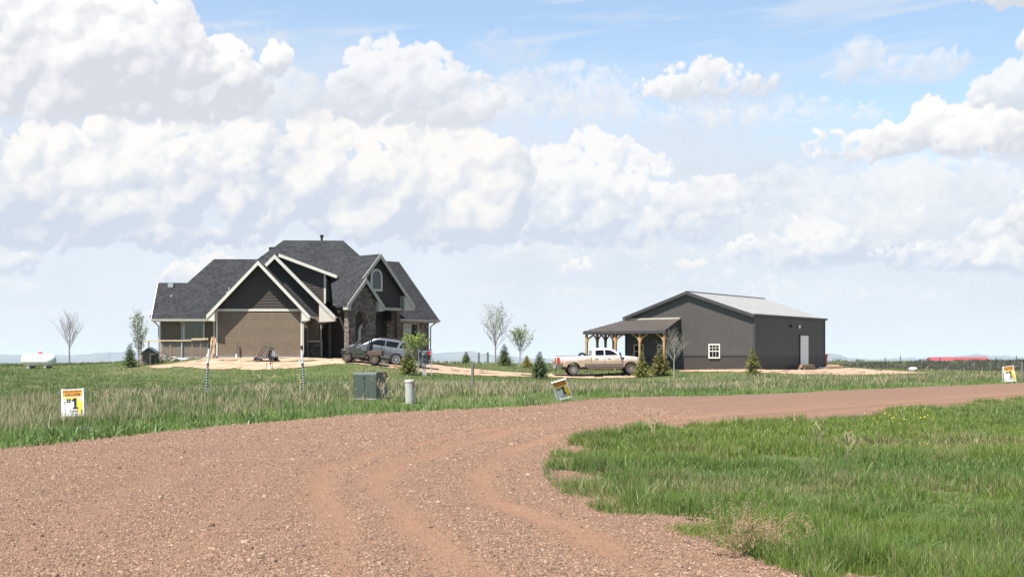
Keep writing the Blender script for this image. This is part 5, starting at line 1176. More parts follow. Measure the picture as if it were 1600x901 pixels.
def build_utv():
    Y = 87.4; xa = (543.5-800)/F*Y; ph = R(180); xr = (585.5-800)/F*Y
    g0, g1 = gz(xr, Y), gz(xa, Y)
    t = thing('utility_vehicle', 'muddy green two seat utility vehicle with black roll cage in front of the suv', 'utility vehicle', (xr, Y, g0+.02), rot=(0, -math.atan2(g1-g0, 1.84), ph))
    cam_ = pm('muddy olive camouflage plastic', (.020, .026, .014), (.055, .056, .034), 5, .6, c3=(.12, .085, .058), scale3=2)
    mud = pm('dried red mud plastic', (.075, .05, .036), (.15, .10, .07), 6, .8)
    tan = pm('dusty bronze rim', (.24, .17, .12), (.32, .24, .17), 9, .5, metal=.4)
    for s in (-1, 1): wheel(t, 0, s*.60, .335, .27, 'disc', tan, .55); wheel(t, 1.86, s*.60, .325, .25, 'disc', tan, .55)
    yz = lambda z: .60
    b = MB(); tumble(b, [(1.45, .42), (1.5, .80), (1.44, .90), (1.66, .90), (2.0, .80), (2.22, .66), (2.26, .58), (2.2, .5)]+arch(1.86, .36, .38, 20, 160)+[(1.48, .36)], yz); obj('hood', b, cam_, t, bevel=.03)
    b = MB(); tumble(b, [(.42, .34), (1.5, .32), (1.5, .45), (.42, .48)], yz); obj('floor_tub', b, mud, t, bevel=.02)
    for s in (-1, 1):
        b = MB(); b.prism([(.62, s*.60, .40), (1.46, s*.60, .36), (1.50, s*.60, .86), (.74, s*.60, .88)], (0, s*.06, 0)); b.prism([(.78, s*.66, .60), (1.40, s*.66, .62), (1.3, s*.66, .70), (.8, s*.66, .68)], (0, s*.02, 0)); obj('door', b, cam_, t, bevel=.02)
        b = MB(); b.prism([(-.44, s*.5, .62), (.50, s*.5, .62), (.50, s*.5, .86), (-.48, s*.5, .98)], (0, s*.16, 0)); obj('bed_side', b, mud, t, bevel=.02)
        b = MB(); b.tube([(2.0, s*.55, .90), (1.52, s*.58, 1.02), (1.10, s*.54, 1.62), (.92, s*.54, 1.68), (.10+.28, s*.54, 1.66)], .042, 8); b.tube([(.40, s*.54, 1.66), (.50, s*.58, 1.25), (.62, s*.58, .45)], .045, 8); b.tube([(1.32, s*.56, 1.30), (1.46, s*.56, .9)], .02, 6); obj('roll_cage', b, M['black'], t, smooth=True)
        b = MB(); b.box((.55, s*.28, .80), (.5, .44, .14)); b.prism([(.34, s*.28-.2, .8), (.46, s*.28-.2, .8), (.36, s*.28-.2, 1.35), (.26, s*.28-.2, 1.35)], (0, .4, 0)); obj('seat', b, M['black'], t, bevel=.03)
        b = MB(); b.tube([(1.86, s*.6, .33), (1.75, s*.35, .7)], .03, 8); b.tube([(0, s*.6, .33), (.1, s*.35, .7)], .03, 8); obj('shock_absorber', b, M['black'], t)
        b = MB(); b.box((2.2, s*.42, .80), (.1, .16, .08)); obj('headlight', b, M['chrome'], t, bevel=.02)
    b = MB(); b.box((.0, 0, .64), (.96, 1.1, .06)); b.box((-.46, 0, .82), (.05, 1.2, .3)); b.box((.5, 0, .76), (.05, 1.1, .24)); obj('cargo_bed', b, mud, t)
    b = MB(); b.slab([(.36, -.6, 1.71), (1.0, -.6, 1.73), (1.0, .6, 1.73), (.36, .6, 1.71)], .05); obj('roof', b, M['black'], t, bevel=.02)
    b = MB(); b.lathe([(.15, -.015), (.18, 0), (.15, .015)], 16, (0, 0, 0), 'z', closed=True); Mx = Matrix.Rotation(R(-60), 3, 'Y'); b.v = [tuple(Mx @ Vector(p)+Vector((1.12, -.28, 1.02))) for p in b.v]; b.tube([(1.12, -.28, 1.02), (1.4, -.28, .85)], .02, 6); obj('steering_wheel', b, M['black'], t)
    b = MB(); b.tube([(2.28, -.4, .5), (2.34, -.4, .78), (2.34, .4, .78), (2.28, .4, .5)], .025, 6); obj('front_guard', b, M['black'], t)
    b = MB(); b.box((.9, 0, .36), (2.1, .5, .12)); obj('frame', b, M['black'], t)
def build_kart():
    Y = 89.6; xf, xr = (402-800)/F*Y, (427.5-800)/F*Y; g = gz(xr, Y)
    t = thing('go_kart', 'small black go kart with tube roll cage on the sand before the garage wall', 'go kart', (xr, Y, g+.01), R(180-8))
    L_ = xr-xf
    for s in (-1, 1):
        wheel(t, 0, s*.42, .19, .20, 'disc', M['black'], .5); wheel(t, L_, s*.40, .15, .14, 'disc', M['black'], .5)
        b = MB(); b.tube([(L_+.02, s*.18, .30), (L_-.1, s*.30, .38), (L_-.52, s*.32, .98), (L_-.64, s*.32, 1.04), (.26, s*.32, 1.03), (.10, s*.32, .92), (.02, s*.32, .45), (.05, s*.3, .24)], .022, 8); b.tube([(L_-.1, s*.30, .38), (L_-.35, s*.36, .24), (.4, s*.36, .24), (.05, s*.3, .24)], .022, 8); b.tube([(.42, s*.36, .24), (.34, s*.33, .62), (.16, s*.32, .95)], .02, 8); obj('roll_cage', b, M['black'], t, smooth=True)
        b = MB(); b.tube([(L_-.08, s*.12, .38), (L_, s*.36, .18)], .016, 6); b.tube([(0, s*.42, .19), (.05, s*.15, .3)], .02, 6); obj('axle', b, M['steel'], t)
    b = MB(); b.tube([(.14, -.32, .95), (.14, .32, .95)], .02, 6); b.tube([(L_-.6, -.32, 1.04), (L_-.6, .32, 1.04)], .02, 6); b.tube([(L_-.1, -.3, .38), (L_-.1, .3, .38)], .02, 6); obj('cross_tube', b, M['black'], t)
    b = MB(); b.box((.52, 0, .29), (.4, .46, .08)); b.prism([(.30, -.22, .28), (.40, -.22, .28), (.26, -.22, .78), (.17, -.22, .76)], (0, .44, 0)); obj('seat', b, M['black'], t, bevel=.03)
    b = MB(); b.box((.0, 0, .42), (.3, .34, .26)); b.lathe([(.0, -.1), (.1, -.1), (.1, .1), (0, .1)], 14, (-.02, .0, .62), 'y'); b.tube([(-.15, -.1, .5), (-.22, -.1, .42), (-.22, .12, .42)], .03, 8); obj('engine', b, M['steel'], t)
    b = MB(); b.box((L_-.02, 0, .40), (.14, .24, .09)); obj('nose_panel', b, M['red'], t, bevel=.03)
    b = MB(); b.tube([(L_-.3, 0, .35), (.85, 0, .58)], .014, 6); b.lathe([(.11, -.01), (.13, 0), (.11, .01)], 14, (.85, 0, .58), 'x', closed=True); obj('steering_wheel', b, M['black'], t)
    b = MB(); b.box((.6, 0, .20), (1.0, .7, .03)); obj('floor_pan', b, M['steel'], t)
build_truck(); build_suv(); build_black_pickup(); build_utv(); build_kart()

# ------------------------------------------------------------------ propane tank, boxes, poles, posts
def build_tank():
    Y = 94.5; p = gp(60.5, Y); t = thing('propane_tank', 'long white propane tank with red dome lid, lying in the grass left of the house', 'propane tank', p, R(-17))
    r, L_ = .47, 1.42; zc = .62; n = 10
    prof = [(r*math.sin(math.pi/2*i/n), -L_+.42-.42*1.0*math.cos(math.pi/2*i/n)) for i in range(n+1)]; prof += [(a, -h) for a, h in prof[::-1]]
    b = MB(); b.lathe(prof, 40, (0, 0, zc), 'x'); obj('body', b, pm('chalky white tank paint', (.78, .77, .75), (.84, .83, .81), 3, .45, c3=(.66, .63, .58), scale3=1.5), t, smooth=True)
    b = MB(); b.lathe([(.0, .17), (.13, .16), (.17, .11), (.18, 0)], 20, (.12, 0, zc+r-.03), 'z'); obj('dome_lid', b, pm('faded pink red lid', (.55, .06, .075), (.62, .09, .10), 6, .5), t, smooth=True)
    for x in (-.68, .78):
        b = MB(); b.box((x, 0, .08), (.22, .7, .16)); obj('saddle_block', b, M['concrete'], t); b = MB(); b.prism([(x-.05, -.3, .15), (x-.05, .3, .15), (x-.05, .22, .30), (x-.05, -.22, .30)], (.1, 0, 0)); obj('leg', b, M['whitepl'], t)
    for x in (-.48, .62): b = MB(); b.tube([(x, 0, zc+r-.02), (x, 0, zc+r+.05)], .035, 8); obj('lifting_lug', b, M['whitepl'], t)
build_tank()
def text_mesh(body, size, font_bold=0, sx=1.0):
    cu = bpy.data.curves.new('t', 'FONT'); cu.body = body; cu.size = size; cu.align_x = 'CENTER'; cu.extrude = .0015; cu.offset = font_bold; cu.resolution_u = 4
    o = bpy.data.objects.new('t', cu); COL.objects.link(o); dg = bpy.context.evaluated_depsgraph_get(); dg.update()
    me = bpy.data.meshes.new_from_object(o.evaluated_get(dg)); v = [(a.co.x*sx, a.co.y, a.co.z) for a in me.vertices]; f = [tuple(p.vertices) for p in me.polygons]
    bpy.data.objects.remove(o); bpy.data.meshes.remove(me); return v, f
def put_text(mb, body, size, x, z, y, bold=0, sx=1.0, rot=0):
    v, f = text_mesh(body, size, bold, sx); c, s = math.cos(rot), math.sin(rot)
    mb.add([(x+a*c-b*s, y-e, z+a*s+b*c) for a, b, e in v], f)
INK = pm('black sign ink', (.012, .012, .014), rough=.5); ORG = pm('orange sign vinyl', (.72, .30, .015), (.78, .34, .02), 3, .45); YEL = pm('yellow sign vinyl', (.80, .55, .03), (.85, .60, .05), 3, .45); MAR = pm('dark maroon ink', (.11, .02, .015), rough=.5); BLU = pm('violet sticker', (.25, .22, .45), rough=.5)
def build_sign(px, py, Y, wpx, label, rz=0, roll=0, lean=0):
    """folding yard sign: two white frames meeting at the top, printed panel in the front one"""
    w = .60*wpx; h = w*1.22; leg = .11
    x = (px-800)/F*Y; g = gz(x, Y)
    t = thing('yard_sign', label, 'yard sign', (x, Y, g), rot=(R(lean), R(roll), R(rz)), group='yard signs along the gravel road')
    fz = leg+h
    def frame(y0, y1, nm):
        b = MB()
        for s in (-1, 1): b.beam((s*(w/2+.005), y0, 0), (s*(w/2-.012), y1, fz+.05), .036, .03, (0, 1, 0))
        b.beam((-w/2, y1*.98, fz+.02), (w/2, y1*.98, fz+.02), .03, .036, (0, 1, 0)); k = leg/(fz+.05); yb = y0+(y1-y0)*k; b.beam((-w/2, yb, leg), (w/2, yb, leg), .03, .036, (0, 1, 0))
        return obj(nm, b, M['whitepl'], t)
    fr = frame(-.13, 0, 'front_frame'); frame(.16, .035, 'back_frame')
    yy = lambda z: -.13+.13*(z/(fz+.05))-.006
    def plate(pts, d, m, nm, par): b = MB(); q = [(x, yy(z)-d, z) for x, z in pts]; b.prism(q, (0, .004, 0)); return obj(nm, b, m, par)
    a, z0, z1 = w/2-.012, leg+.012, fz
    zo = z0+(z1-z0)*.745
    pn = plate([(-a, z0), (a, z0), (a, z1), (-a, z1)], 0, M['whitepl'], 'panel', t)
    plate([(-a, zo), (a, zo), (a, z1), (-a, z1)], .003, ORG, 'orange_band', pn)
    z2 = zo-.022; plate([(-a*.93, z2), (a, z2), (a, z0), (a*.72, z0), (a*.40, z0+(z2-z0)*.28), (a*.05, z2-(z2-z0)*.14), (-a*.93, z2-.03)], .003, YEL, 'yellow_field', pn)
    b = MB(); zz = z1-(z1-zo)*.84; put_text(b, '630-2508', (z1-zo)*.60, 0, zz, 0, .0006*w/.6, 1.0); b.v = [(x, yy(z)-.010+y*.3, z) for x, y, z in b.v]; obj('phone_number', b, MAR, pn)
    b = MB()
    for k in range(11): xx = -a*.9+k*a*.165; b.box((xx, 0, z1-.030*w/.6), (a*.12, .002, (.016+.010*((k*7) % 3))*w/.6))
    b.v = [(x, yy(z)-.010+y, z) for x, y, z in b.v]; obj('agent_line', b, MAR, pn)
    # the big slab 1 and its hash mark
    X = lambda q: -a+q*2*a
    Z = lambda q: z0+q*(z2-z0)
    one = [(.50, .36), (.78, .36), (.78, .435), (.72, .45), (.69, .48), (.69, .97), (.58, .97), (.46, .86), (.46, .78), (.56, .80), (.565, .48), (.55, .45), (.50, .435)]
    plate([(X(u), Z(v)) for u, v in one], .006, INK, 'numeral', pn)
    b = MB()
    for u in (.25, .36): b.box((X(u), 0, Z(.83)), (w*.032, .003, (z2-z0)*.24))
    for v in (.775, .885): b.box((X(.305), 0, Z(v)), (w*.24, .003, (z2-z0)*.036))
    b.v = [(x, yy(z)-.008+y, z) for x, y, z in b.v]; obj('hash_mark', b, INK, pn)
    b = MB(); put_text(b, 'Properties', h*.082, X(.55), Z(.235), 0, .0012*w/.6); b.v = [(x, yy(z)-.008+y*.3, z) for x, y, z in b.v]; obj('lettering', b, INK, pn)
    b = MB()
    for v, l in ((.175, .42), (.075, .5)): b.box((X(.53), 0, Z(v)), (w*l, .002, .008*w/.6))
    b.box((X(.12), 0, Z(.30)), (.012*w/.6, .002, (z2-z0)*.5)); b.box((X(.12), 0, Z(.72)), (.020*w/.6, .002, (z2-z0)*.22)); b.box((X(.94), 0, Z(.2)), (.03*w/.6, .002, (z2-z0)*.24)); b.v = [(x, yy(z)-.008+y, z) for x, y, z in b.v]; obj('small_print', b, INK, pn)
    b = MB(); b.lathe([(0, 0), (.045*w/.6, 0), (.045*w/.6, .004)], 14, (0, 0, 0), 'y'); b.v = [(x+X(.88), yy(Z(.88)+z)-.007+y*.3, z+Z(.88)) for x, y, z in b.v]; s_ = obj('round_sticker', b, M['whitepl'], pn)
    b = MB(); b.box((X(.88), yy(Z(.88))-.009, Z(.88)), (.03*w/.6, .003, .03*w/.6)); obj('sticker_mark', b, BLU, pn)
build_sign(115.5, 655, 37, 1.0, 'upright white framed yard sign reading #1, in the grass at the far left', rz=7, roll=-2.5)
build_sign(883, 621, 49, .97, 'yard sign reading #1 leaning hard to the left, below the white pickup', rz=-6, roll=-17, lean=27)
build_sign(1577.5, 597, 82, 1.28, 'yard sign reading #1 by the road at the far right, before the fence posts', rz=14, roll=-6)
def build_boxes():
    Y = 47.2; p = gp(588, Y); t = thing('transformer_box', 'dull green metal transformer box standing in the weeds', 'transformer', p, R(-21))
    w, d, h = .97, .92, 1.02
    b = MB(); pr = [(-d, 0), (-.01*d, 0), (0, .03), (0, h-.10), (-.03, h-.02), (-.08, h), (-d+.08, h), (-d+.02, h-.03), (-d, h-.08)]
    b.prism([(-w, -y_, z) for y_, z in pr], (w, 0, 0)); obj('cabinet', b, M['grnbox'], t, bevel=.02)
    b = MB(); b.box((-w*.50, -.006, h*.45), (.012, .012, h*.86)); obj('door_seam', b, M['black'], t)
    b = MB(); b.box((-w*.55, -.012, h*.80), (.05, .02, .03)); obj('latch', b, M['black'], t)
    b = MB(); put_text(b, '1799', .17, 0, 0, 0, .004); b.v = [(.004+y, .62+x*.9, h-.20+z) for x, y, z in b.v]; obj('orange_number', b, ORG, t)
    for k, zz in ((0, .62), (1, .42)):
        b = MB(); put_text(b, '4' if k == 0 else '1', .14, 0, 0, 0, .004); b.v = [(.004+y, .80+x, zz+z) for x, y, z in b.v]; obj('orange_number', b, ORG, t)
    b = MB(); b.box((.004, .52, .34), (.01, .19, .20)); obj('white_label', b, M['whitepl'], t)
    b = MB(); b.lathe([(0, .02), (.025, .02), (.03, 0)], 10, (.0, .08, .62), 'x'); obj('bolt', b, M['steel'], t)
    b = MB(); b.box((-w/2, d/2, .0), (w+.04, d+.04, .10)); obj('base_pad', b, M['concrete'], t)
    for s in (-.72, -.3): b = MB(); b.box((s, .3, h+.01), (.09, .05, .03)); obj('lifting_hook', b, M['black'], t)
    p = gp(641, 45.6); t = thing('cable_pedestal', 'pale grey round utility tube with flat cap, right of the green box', 'utility tube', p, rot=(R(2), R(-1.5), 0))
    b = MB(); b.lathe([(.170, -.1), (.166, .80), (.160, .80)], 28); obj('tube', b, M['pipe'], t, smooth=True)
    b = MB(); b.lathe([(.178, .765), (.178, .825), (.165, .845), (0, .85)], 28); obj('cap', b, M['pipe'], t, smooth=True)
    b = MB(); b.box((.155, -.068, .64), (.02, .05, .17), Matrix.Rotation(R(-25), 3, 'Z')); obj('red_tag', b, M['red'], t)
    # meter stand by the drive
    Y = 85.5; p = gp(664, Y); t = thing('meter_stand', 'grey electric meter panel on two steel posts beside the driveway', 'meter stand', p, R(6)); s = Y/F
    for x in (-10*s, 10.5*s): b = MB(); b.box((x, 0, .82), (.06, .06, 1.8)); obj('post', b, M['steel'], t)
    b = MB(); b.box((0, 0, 1.62), (21*s, .05, .05)); b.box((0, 0, .72), (21*s, .04, .04)); obj('crossbar', b, M['steel'], t)
    b = MB(); b.box((-1.5*s, -.09, 1.12), (7.5*s, .14, .98)); e = obj('meter_cabinet', b, pm('grey meter enamel', (.24, .25, .26), (.30, .31, .32), 4, .5), t, bevel=.015)
    b = MB(); b.lathe([(0, -.1), (.09, -.09), (.11, 0)], 16, (-.9*s, -.16, 1.25), 'y'); b.lathe([(0, -.06), (.07, -.05), (.08, 0)], 16, (-.9*s, -.16, .92), 'y'); obj('meter_dial', b, M['glass'], e, smooth=True)
    b = MB()
    for x in (-3.2, -1.4, .4): b.tube([(x*s, -.06, .64), (x*s, -.06, 0)], .03, 8)
    obj('conduit', b, M['steel'], t)
    b = MB(); b.box((-.5*s, -.1, .12), (6.5*s, .2, .30)); obj('ground_box', b, M['pipe'], t, bevel=.01)
build_boxes()
def striped_pole(bx, by, tx, ty, Y, label):
    p = gp(bx, Y); q = at(tx, ty, Y+.15); v = q-p; d = v.normalized(); Lg = v.length
    t = thing('marker_pole', label, 'marker pole', p, group='striped marker poles in the ditch')
    b = MB(); b.tube([-d*.3, v], .040, 12); obj('pole', b, pm('galvanised bright pipe', (.55, .57, .60), (.64, .66, .69), 5, .4, metal=.2), t, smooth=True)
    b = MB(); n = 26; z = 0; L2 = Lg*.57
    a1 = d.orthogonal().normalized(); a2 = d.cross(a1)
    # black tape wound as a spiral
    N_ = 10*20; vs = []; 
    for i in range(N_+1):
        tt = i/N_; an = tt*10*2*math.pi; r = .0445
        for k in range(2): vs.append(d*(tt*L2*.96+k*L2*.052)+(a1*math.cos(an)+a2*math.sin(an))*r)
    b.add(vs, [(2*i, 2*i+1, 2*i+3, 2*i+2) for i in range(N_)]); obj('spiral_stripe', b, M['black'], t)
    b = MB(); b.tube([d*L2, d*(L2+.12)], .046, 12); obj('tape_band', b, M['black'], t); b = MB(); b.tube([d*(Lg-.16), d*(Lg+.01)], .047, 12); obj('pole_cap', b, M['black'], t)
striped_pole(321.5, 618, 327, 538, 52, 'leaning pole with spiral black stripe, left of the garage wall')
striped_pole(475, 617, 471.5, 540, 52, 'pole with spiral black stripe before the right corner of the garage')
def timber_post(px, Y, h, r, label, mat='grywood', group='fence posts', lean=0):
    p = gp(px, Y); b = MB(); b.tube([(0, 0, -.3), (lean*.5, 0, h*.5), (lean, 0, h)], [r, r*.97, r*.93], 9); b.v = [(x+random.uniform(-.006, .006), y+random.uniform(-.006, .006), z) for x, y, z in b.v]
    o = obj('fence_post', b, M[mat]); o.location = p; tag(o, label, 'fence post', group); return o
timber_post(738.5, 60, 1.2, .075, 'thick weathered timber post alone in the tall straw')
timber_post(762, 118, 1.05, .10, 'dark timber post just left of the tall thin tree')
timber_post(748, 119, 1.0, .085, 'pale timber post between the small spruce and the tall thin tree')
for px, Y, h, lb in ((1383, 141, 1.25, 'steel post nearest the barn in the right hand brush'), (1407, 170, 1.2, 'second steel post from the barn in the right hand brush'), (1468.5, 138, 1.3, 'brown steel post in front of the long red building'), (1556, 128, 1.25, 'steel post right of the long red building, left of the yard sign'), (1588, 150, 1.3, 'far steel post on the skyline above the yard sign'), (1597, 88, 1.25, 'near dark post right of the yard sign at the frame edge')):
    timber_post(px, Y, h, .045 if Y > 100 else .075, lb, 'grywood' if Y < 100 else 'trimdark', 'fence posts on the right')
def small_bits():
    # service stubs in front of the garage
    p = gp(421.5, 86.6); t = thing('service_pipe', 'white stub pipe with orange flag band in the grass edge below the go kart', 'pipe', p)
    b = MB(); b.tube([(0, 0, -.1), (0, 0, .48)], .07, 12); obj('pipe', b, M['whitepl'], t); b = MB(); b.tube([(.02, 0, .33), (.02, 0, .45)], .085, 12); obj('orange_band', b, pm('orange tape', (.75, .16, .04), rough=.6), t)
    b = MB(); b.tube([(.16, 0, -.1), (.17, 0, .46)], .02, 6); obj('stake', b, M['red'], t); b = MB(); b.tube([(-.21, 0, -.1), (-.20, 0, .44)], .025, 6); obj('stake', b, M['grywood'], t)
    p = gp(469, 86.8); t = thing('service_pipe', 'plain white stub pipe at the garage corner beside the striped pole', 'pipe', p)
    b = MB(); b.tube([(0, 0, -.1), (0, 0, .42)], .075, 12); obj('pipe', b, M['whitepl'], t); b = MB(); b.tube([(0, 0, .40), (0, 0, .47)], .09, 12); obj('cap', b, M['pipe'], t)
    # beside the barn
    B = Fr(1178, 100, -36); S = B.side(0); S.o = B.W(0, 0, 0)
    p = S.W(8.3, .75, 0); g = gz(p.x, p.y); t = thing('timber_pile', 'weathered timbers lying on the ground left of the white barn door', 'timber', (p.x, p.y, g))
    for k, (du, dv, dz, l) in enumerate(((0, 0, .12, 2.6), (.1, .28, .12, 2.4), (-.05, .13, .34, 2.5))):
        a, c = S.W(8.3+du-l/2, .75+dv, g+dz), S.W(8.3+du+l/2, .75+dv, g+dz+.02); b = MB(); b.beam(a, c, .24, .22); obj('timber', b, M['wood'] if k == 2 else M['grywood'], t, world=True)
    p = S.W(14.9, .2, 0); g = gz(p.x, p.y); p = S.W(14.55, -.9, 0); g = gz(p.x, p.y); t = thing('dump_bin', 'red steel bin just behind the far corner of the barn', 'bin', (p.x, p.y, g), R(18))
    b = MB(); b.prism([(-.7, -.6, .12), (.62, -.6, .12), (.75, -.6, 1.15), (-.75, -.6, 1.15)], (0, 1.3, 0)); obj('body', b, M['red'], t, bevel=.02)
    b = MB(); b.box((0, .05, 1.17), (1.6, 1.4, .06)); obj('rim', b, M['red'], t); b = MB(); b.box((-.4, 0, .06), (.1, 1.2, .12)); obj('skid', b, M['black'], t); b = MB(); b.box((.4, 0, .06), (.1, 1.2, .12)); obj('skid', b, M['black'], t)
    p = gp(1299, 110.2); t = thing('scrap_pile', 'loose boards and stones heaped at the far barn corner, below the red bin', 'scrap pile', p)
    for k, (x, y, z, l, a, m) in enumerate(((-.5, 0, .10, 1.3, 8, 'steel'), (.25, .1, .20, 1.5, -5, 'wood'), (.35, -.1, .10, 1.6, 12, 'grywood'), (.2, .2, .30, 1.0, 3, 'pine'))):
        b = MB(); b.box((x, y, z), (l, .25, .10), Matrix.Rotation(R(a), 3, 'Z')); obj('board', b, M[m], t)
    p = gp(1426.5, 118); t = MB(); t.lathe([(.38, -.05), (.38, .10), (.33, .17), (.0, .20)], 24); o = obj('septic_lid', t, M['whitepl'], smooth=True); o.location = p+Vector((0, 0, .05)); tag(o, 'round white plastic lid low in the grass right of the barn', 'lid')
    # far red building beyond the crest
    Y = 620.; x0, x1 = (1457-800)/F*Y, (1549-800)/F*Y; zt = CAMZ+5.2/F*Y; ze = CAMZ-.5/F*Y; zb = -8
    t = thing('red_building', 'long low red roofed building on the skyline behind the right hand brush', 'building', ((x0+x1)/2, Y, zb))
    b = MB(); b.box(((x0+x1)/2, Y+6, (zb+ze)/2), (x1-x0-.6, 11.4, ze-zb)); obj('wall', b, pm('dull red cladding', (.16, .03, .025), (.20, .04, .03), .5, .8), t, world=True)
    b = MB(); b.prism([(x0, Y, ze), (x0, Y+12, ze), (x0, Y+6, zt)], (x1-x0, 0, 0)); rf = obj('roof', b, pm('bright red metal roof', (.27, .05, .055), (.32, .065, .07), .3, .5), t, world=True)
    b = MB(); b.box(((x0+x1)/2, Y+6, zt+.02), (x1-x0, .4, .12)); obj('ridge_cap', b, M['red'], rf, world=True)
    for k in range(4): b = MB(); b.box((x0+4+k*6.2, Y+.28, ze-1.8), (2.6, .1, 2.6)); obj('door', b, M['whitepl'], t, world=True)
    # lattice mast far off on the plain
    Y = 4300.; x = (170-800)/F*Y; zt = CAMZ+20/F*Y; t = thing('radio_mast', 'thin grey lattice mast far off on the left horizon', 'mast', (x, Y, -18)); 
    b = MB(); r = .9
    for k in range(3):
        a = k*2.094; b.tube([(r*math.cos(a), r*math.sin(a), 0), (r*.5*math.cos(a), r*.5*math.sin(a), zt+18)], .16, 5)
    obj('leg', b, M['steel'], t); b = MB()
    for k in range(18):
        z = k*(zt+18)/18; s = r*(1-.5*k/18)
        for j in range(3): a, c = j*2.094, (j+1)*2.094; b.beam((s*math.cos(a), s*math.sin(a), z), (s*math.cos(c), s*math.sin(c), z+3), .12, .12)
    obj('bracing', b, M['steel'], t)
small_bits()

# ------------------------------------------------------------------ trees and weeds
LEAF = leaf_mat('foliage', .3, .6, .25)
def quads_mesh(name, C, A, Bv, col, parent):
    """leaf-sized diamonds: centre C, half axes A (long) and Bv (short)"""
    V = np.stack([C-A, C+Bv, C+A, C-Bv], 1).reshape(-1, 3); n = len(C)
    q = np.arange(n*4).reshape(n, 4); return npmesh(name, V, quads=q, mat=LEAF, col=np.repeat(col, 4, 0), parent=parent)
def spruce(px, Y, h, r, label, seed, tone=(.050, .075, .030), warm=0., lop=1.0):
    rg = np.random.default_rng(seed); p = gp(px, Y)
    t = thing('spruce_tree', label, 'spruce', p, group='young spruces around the yard')
    b = MB(); b.tube([(0, 0, -.1), (0, 0, h*.5), (0, 0, h*.98)], [.035*h/2+.02, .02*h/2+.01, .006], 7); obj('trunk', b, M['grywood'], t)
    C, A, B_, K = [], [], [], []
    nl = int(9+h*5)
    for i in range(nl):
        f = (i+.3)/nl; z = h*(.04+.93*f); rr = r*(1-f)**.82*(.85+.3*rg.random())+.03
        nb = int(7+5*(1-f)); ph = rg.random()*6.28
        for j in range(nb):
            a = ph+j*6.283/nb+rg.normal(0, .16); L_ = rr*(.65+.5*rg.random()); 
            if math.cos(a) < 0: L_ *= lop
            d = np.array((math.cos(a), math.sin(a), 0)); side = np.array((-math.sin(a), math.cos(a), 0))
            ns = max(3, int(L_/.055)); dark = rg.random()
            for k in range(ns):
                q = (k+.6)/ns
                zz = z-L_*.22*q+L_*.30*q*q+.02; c = d*L_*q; c = np.array((c[0], c[1], zz))
                for sg in (-1, 1, 0):
                    w = .055+.07*(1-q)*min(1, L_/.5)
                    ax = (d*.6+side*sg*(.9 if sg else 0)+np.array((0, 0, .35 if sg == 0 else .12))+rg.normal(0, .15, 3))
                    ax = ax/np.linalg.norm(ax)*w*(.8+.5*rg.random()); sh = np.cross(ax, rg.normal(0, 1, 3)); sh = sh/np.linalg.norm(sh)*w*.30
                    C.append(c+ax*.6); A.append(ax); B_.append(sh)
                    tip = q > .72
                    cc = np.array(tone)*np.array((2.5, 2.2, 1.9))*(.75+.5*dark)*(1.5 if tip else 1); 
                    if rg.random() < warm: cc = np.array((.16, .10, .045))*(.7+.6*rg.random())
                    K.append(cc*(.8+.4*rg.random()))
    quads_mesh('crown', np.array(C), np.array(A), np.array(B_), np.array(K), t); return t
spruce(203, 92, 1.72, .62, 'dark slim spruce before the leafy aspen, left of the fenced yard', 1, (.040, .062, .026))
spruce(637, 84.2, 1.75, .75, 'small spruce below the leafy young tree, beside the meter stand', 2, (.065, .080, .026), .06)
spruce(728.5, 115, 1.08, .46, 'tiny dark spruce by itself on the crest left of the thin trees', 3, (.048, .066, .032))
spruce(788, 112, 1.95, .86, 'full dark spruce standing between the two thin trees', 4, (.046, .066, .024), .03)
spruce(823, 110, 1.02, .52, 'low yellowish spruce under the right hand thin tree', 5, (.095, .095, .030), .08)
spruce(843.5, 93, 2.05, .80, 'dark lopsided spruce at the tail of the white pickup', 6, (.036, .058, .024), lop=1.1)
spruce(1002, 96.8, 1.95, .66, 'spruce directly in front of the white pickup, before the porch', 7, (.070, .085, .026), .03)
spruce(1032, 97.2, 2.20, .88, 'bushy browning spruce beside the bare tree at the porch end', 8, (.070, .080, .026), .17, 1.12)
spruce(1176, 94.5, 2.10, .62, 'narrow spruce alone at the near corner of the barn', 9, (.072, .080, .024), .10)
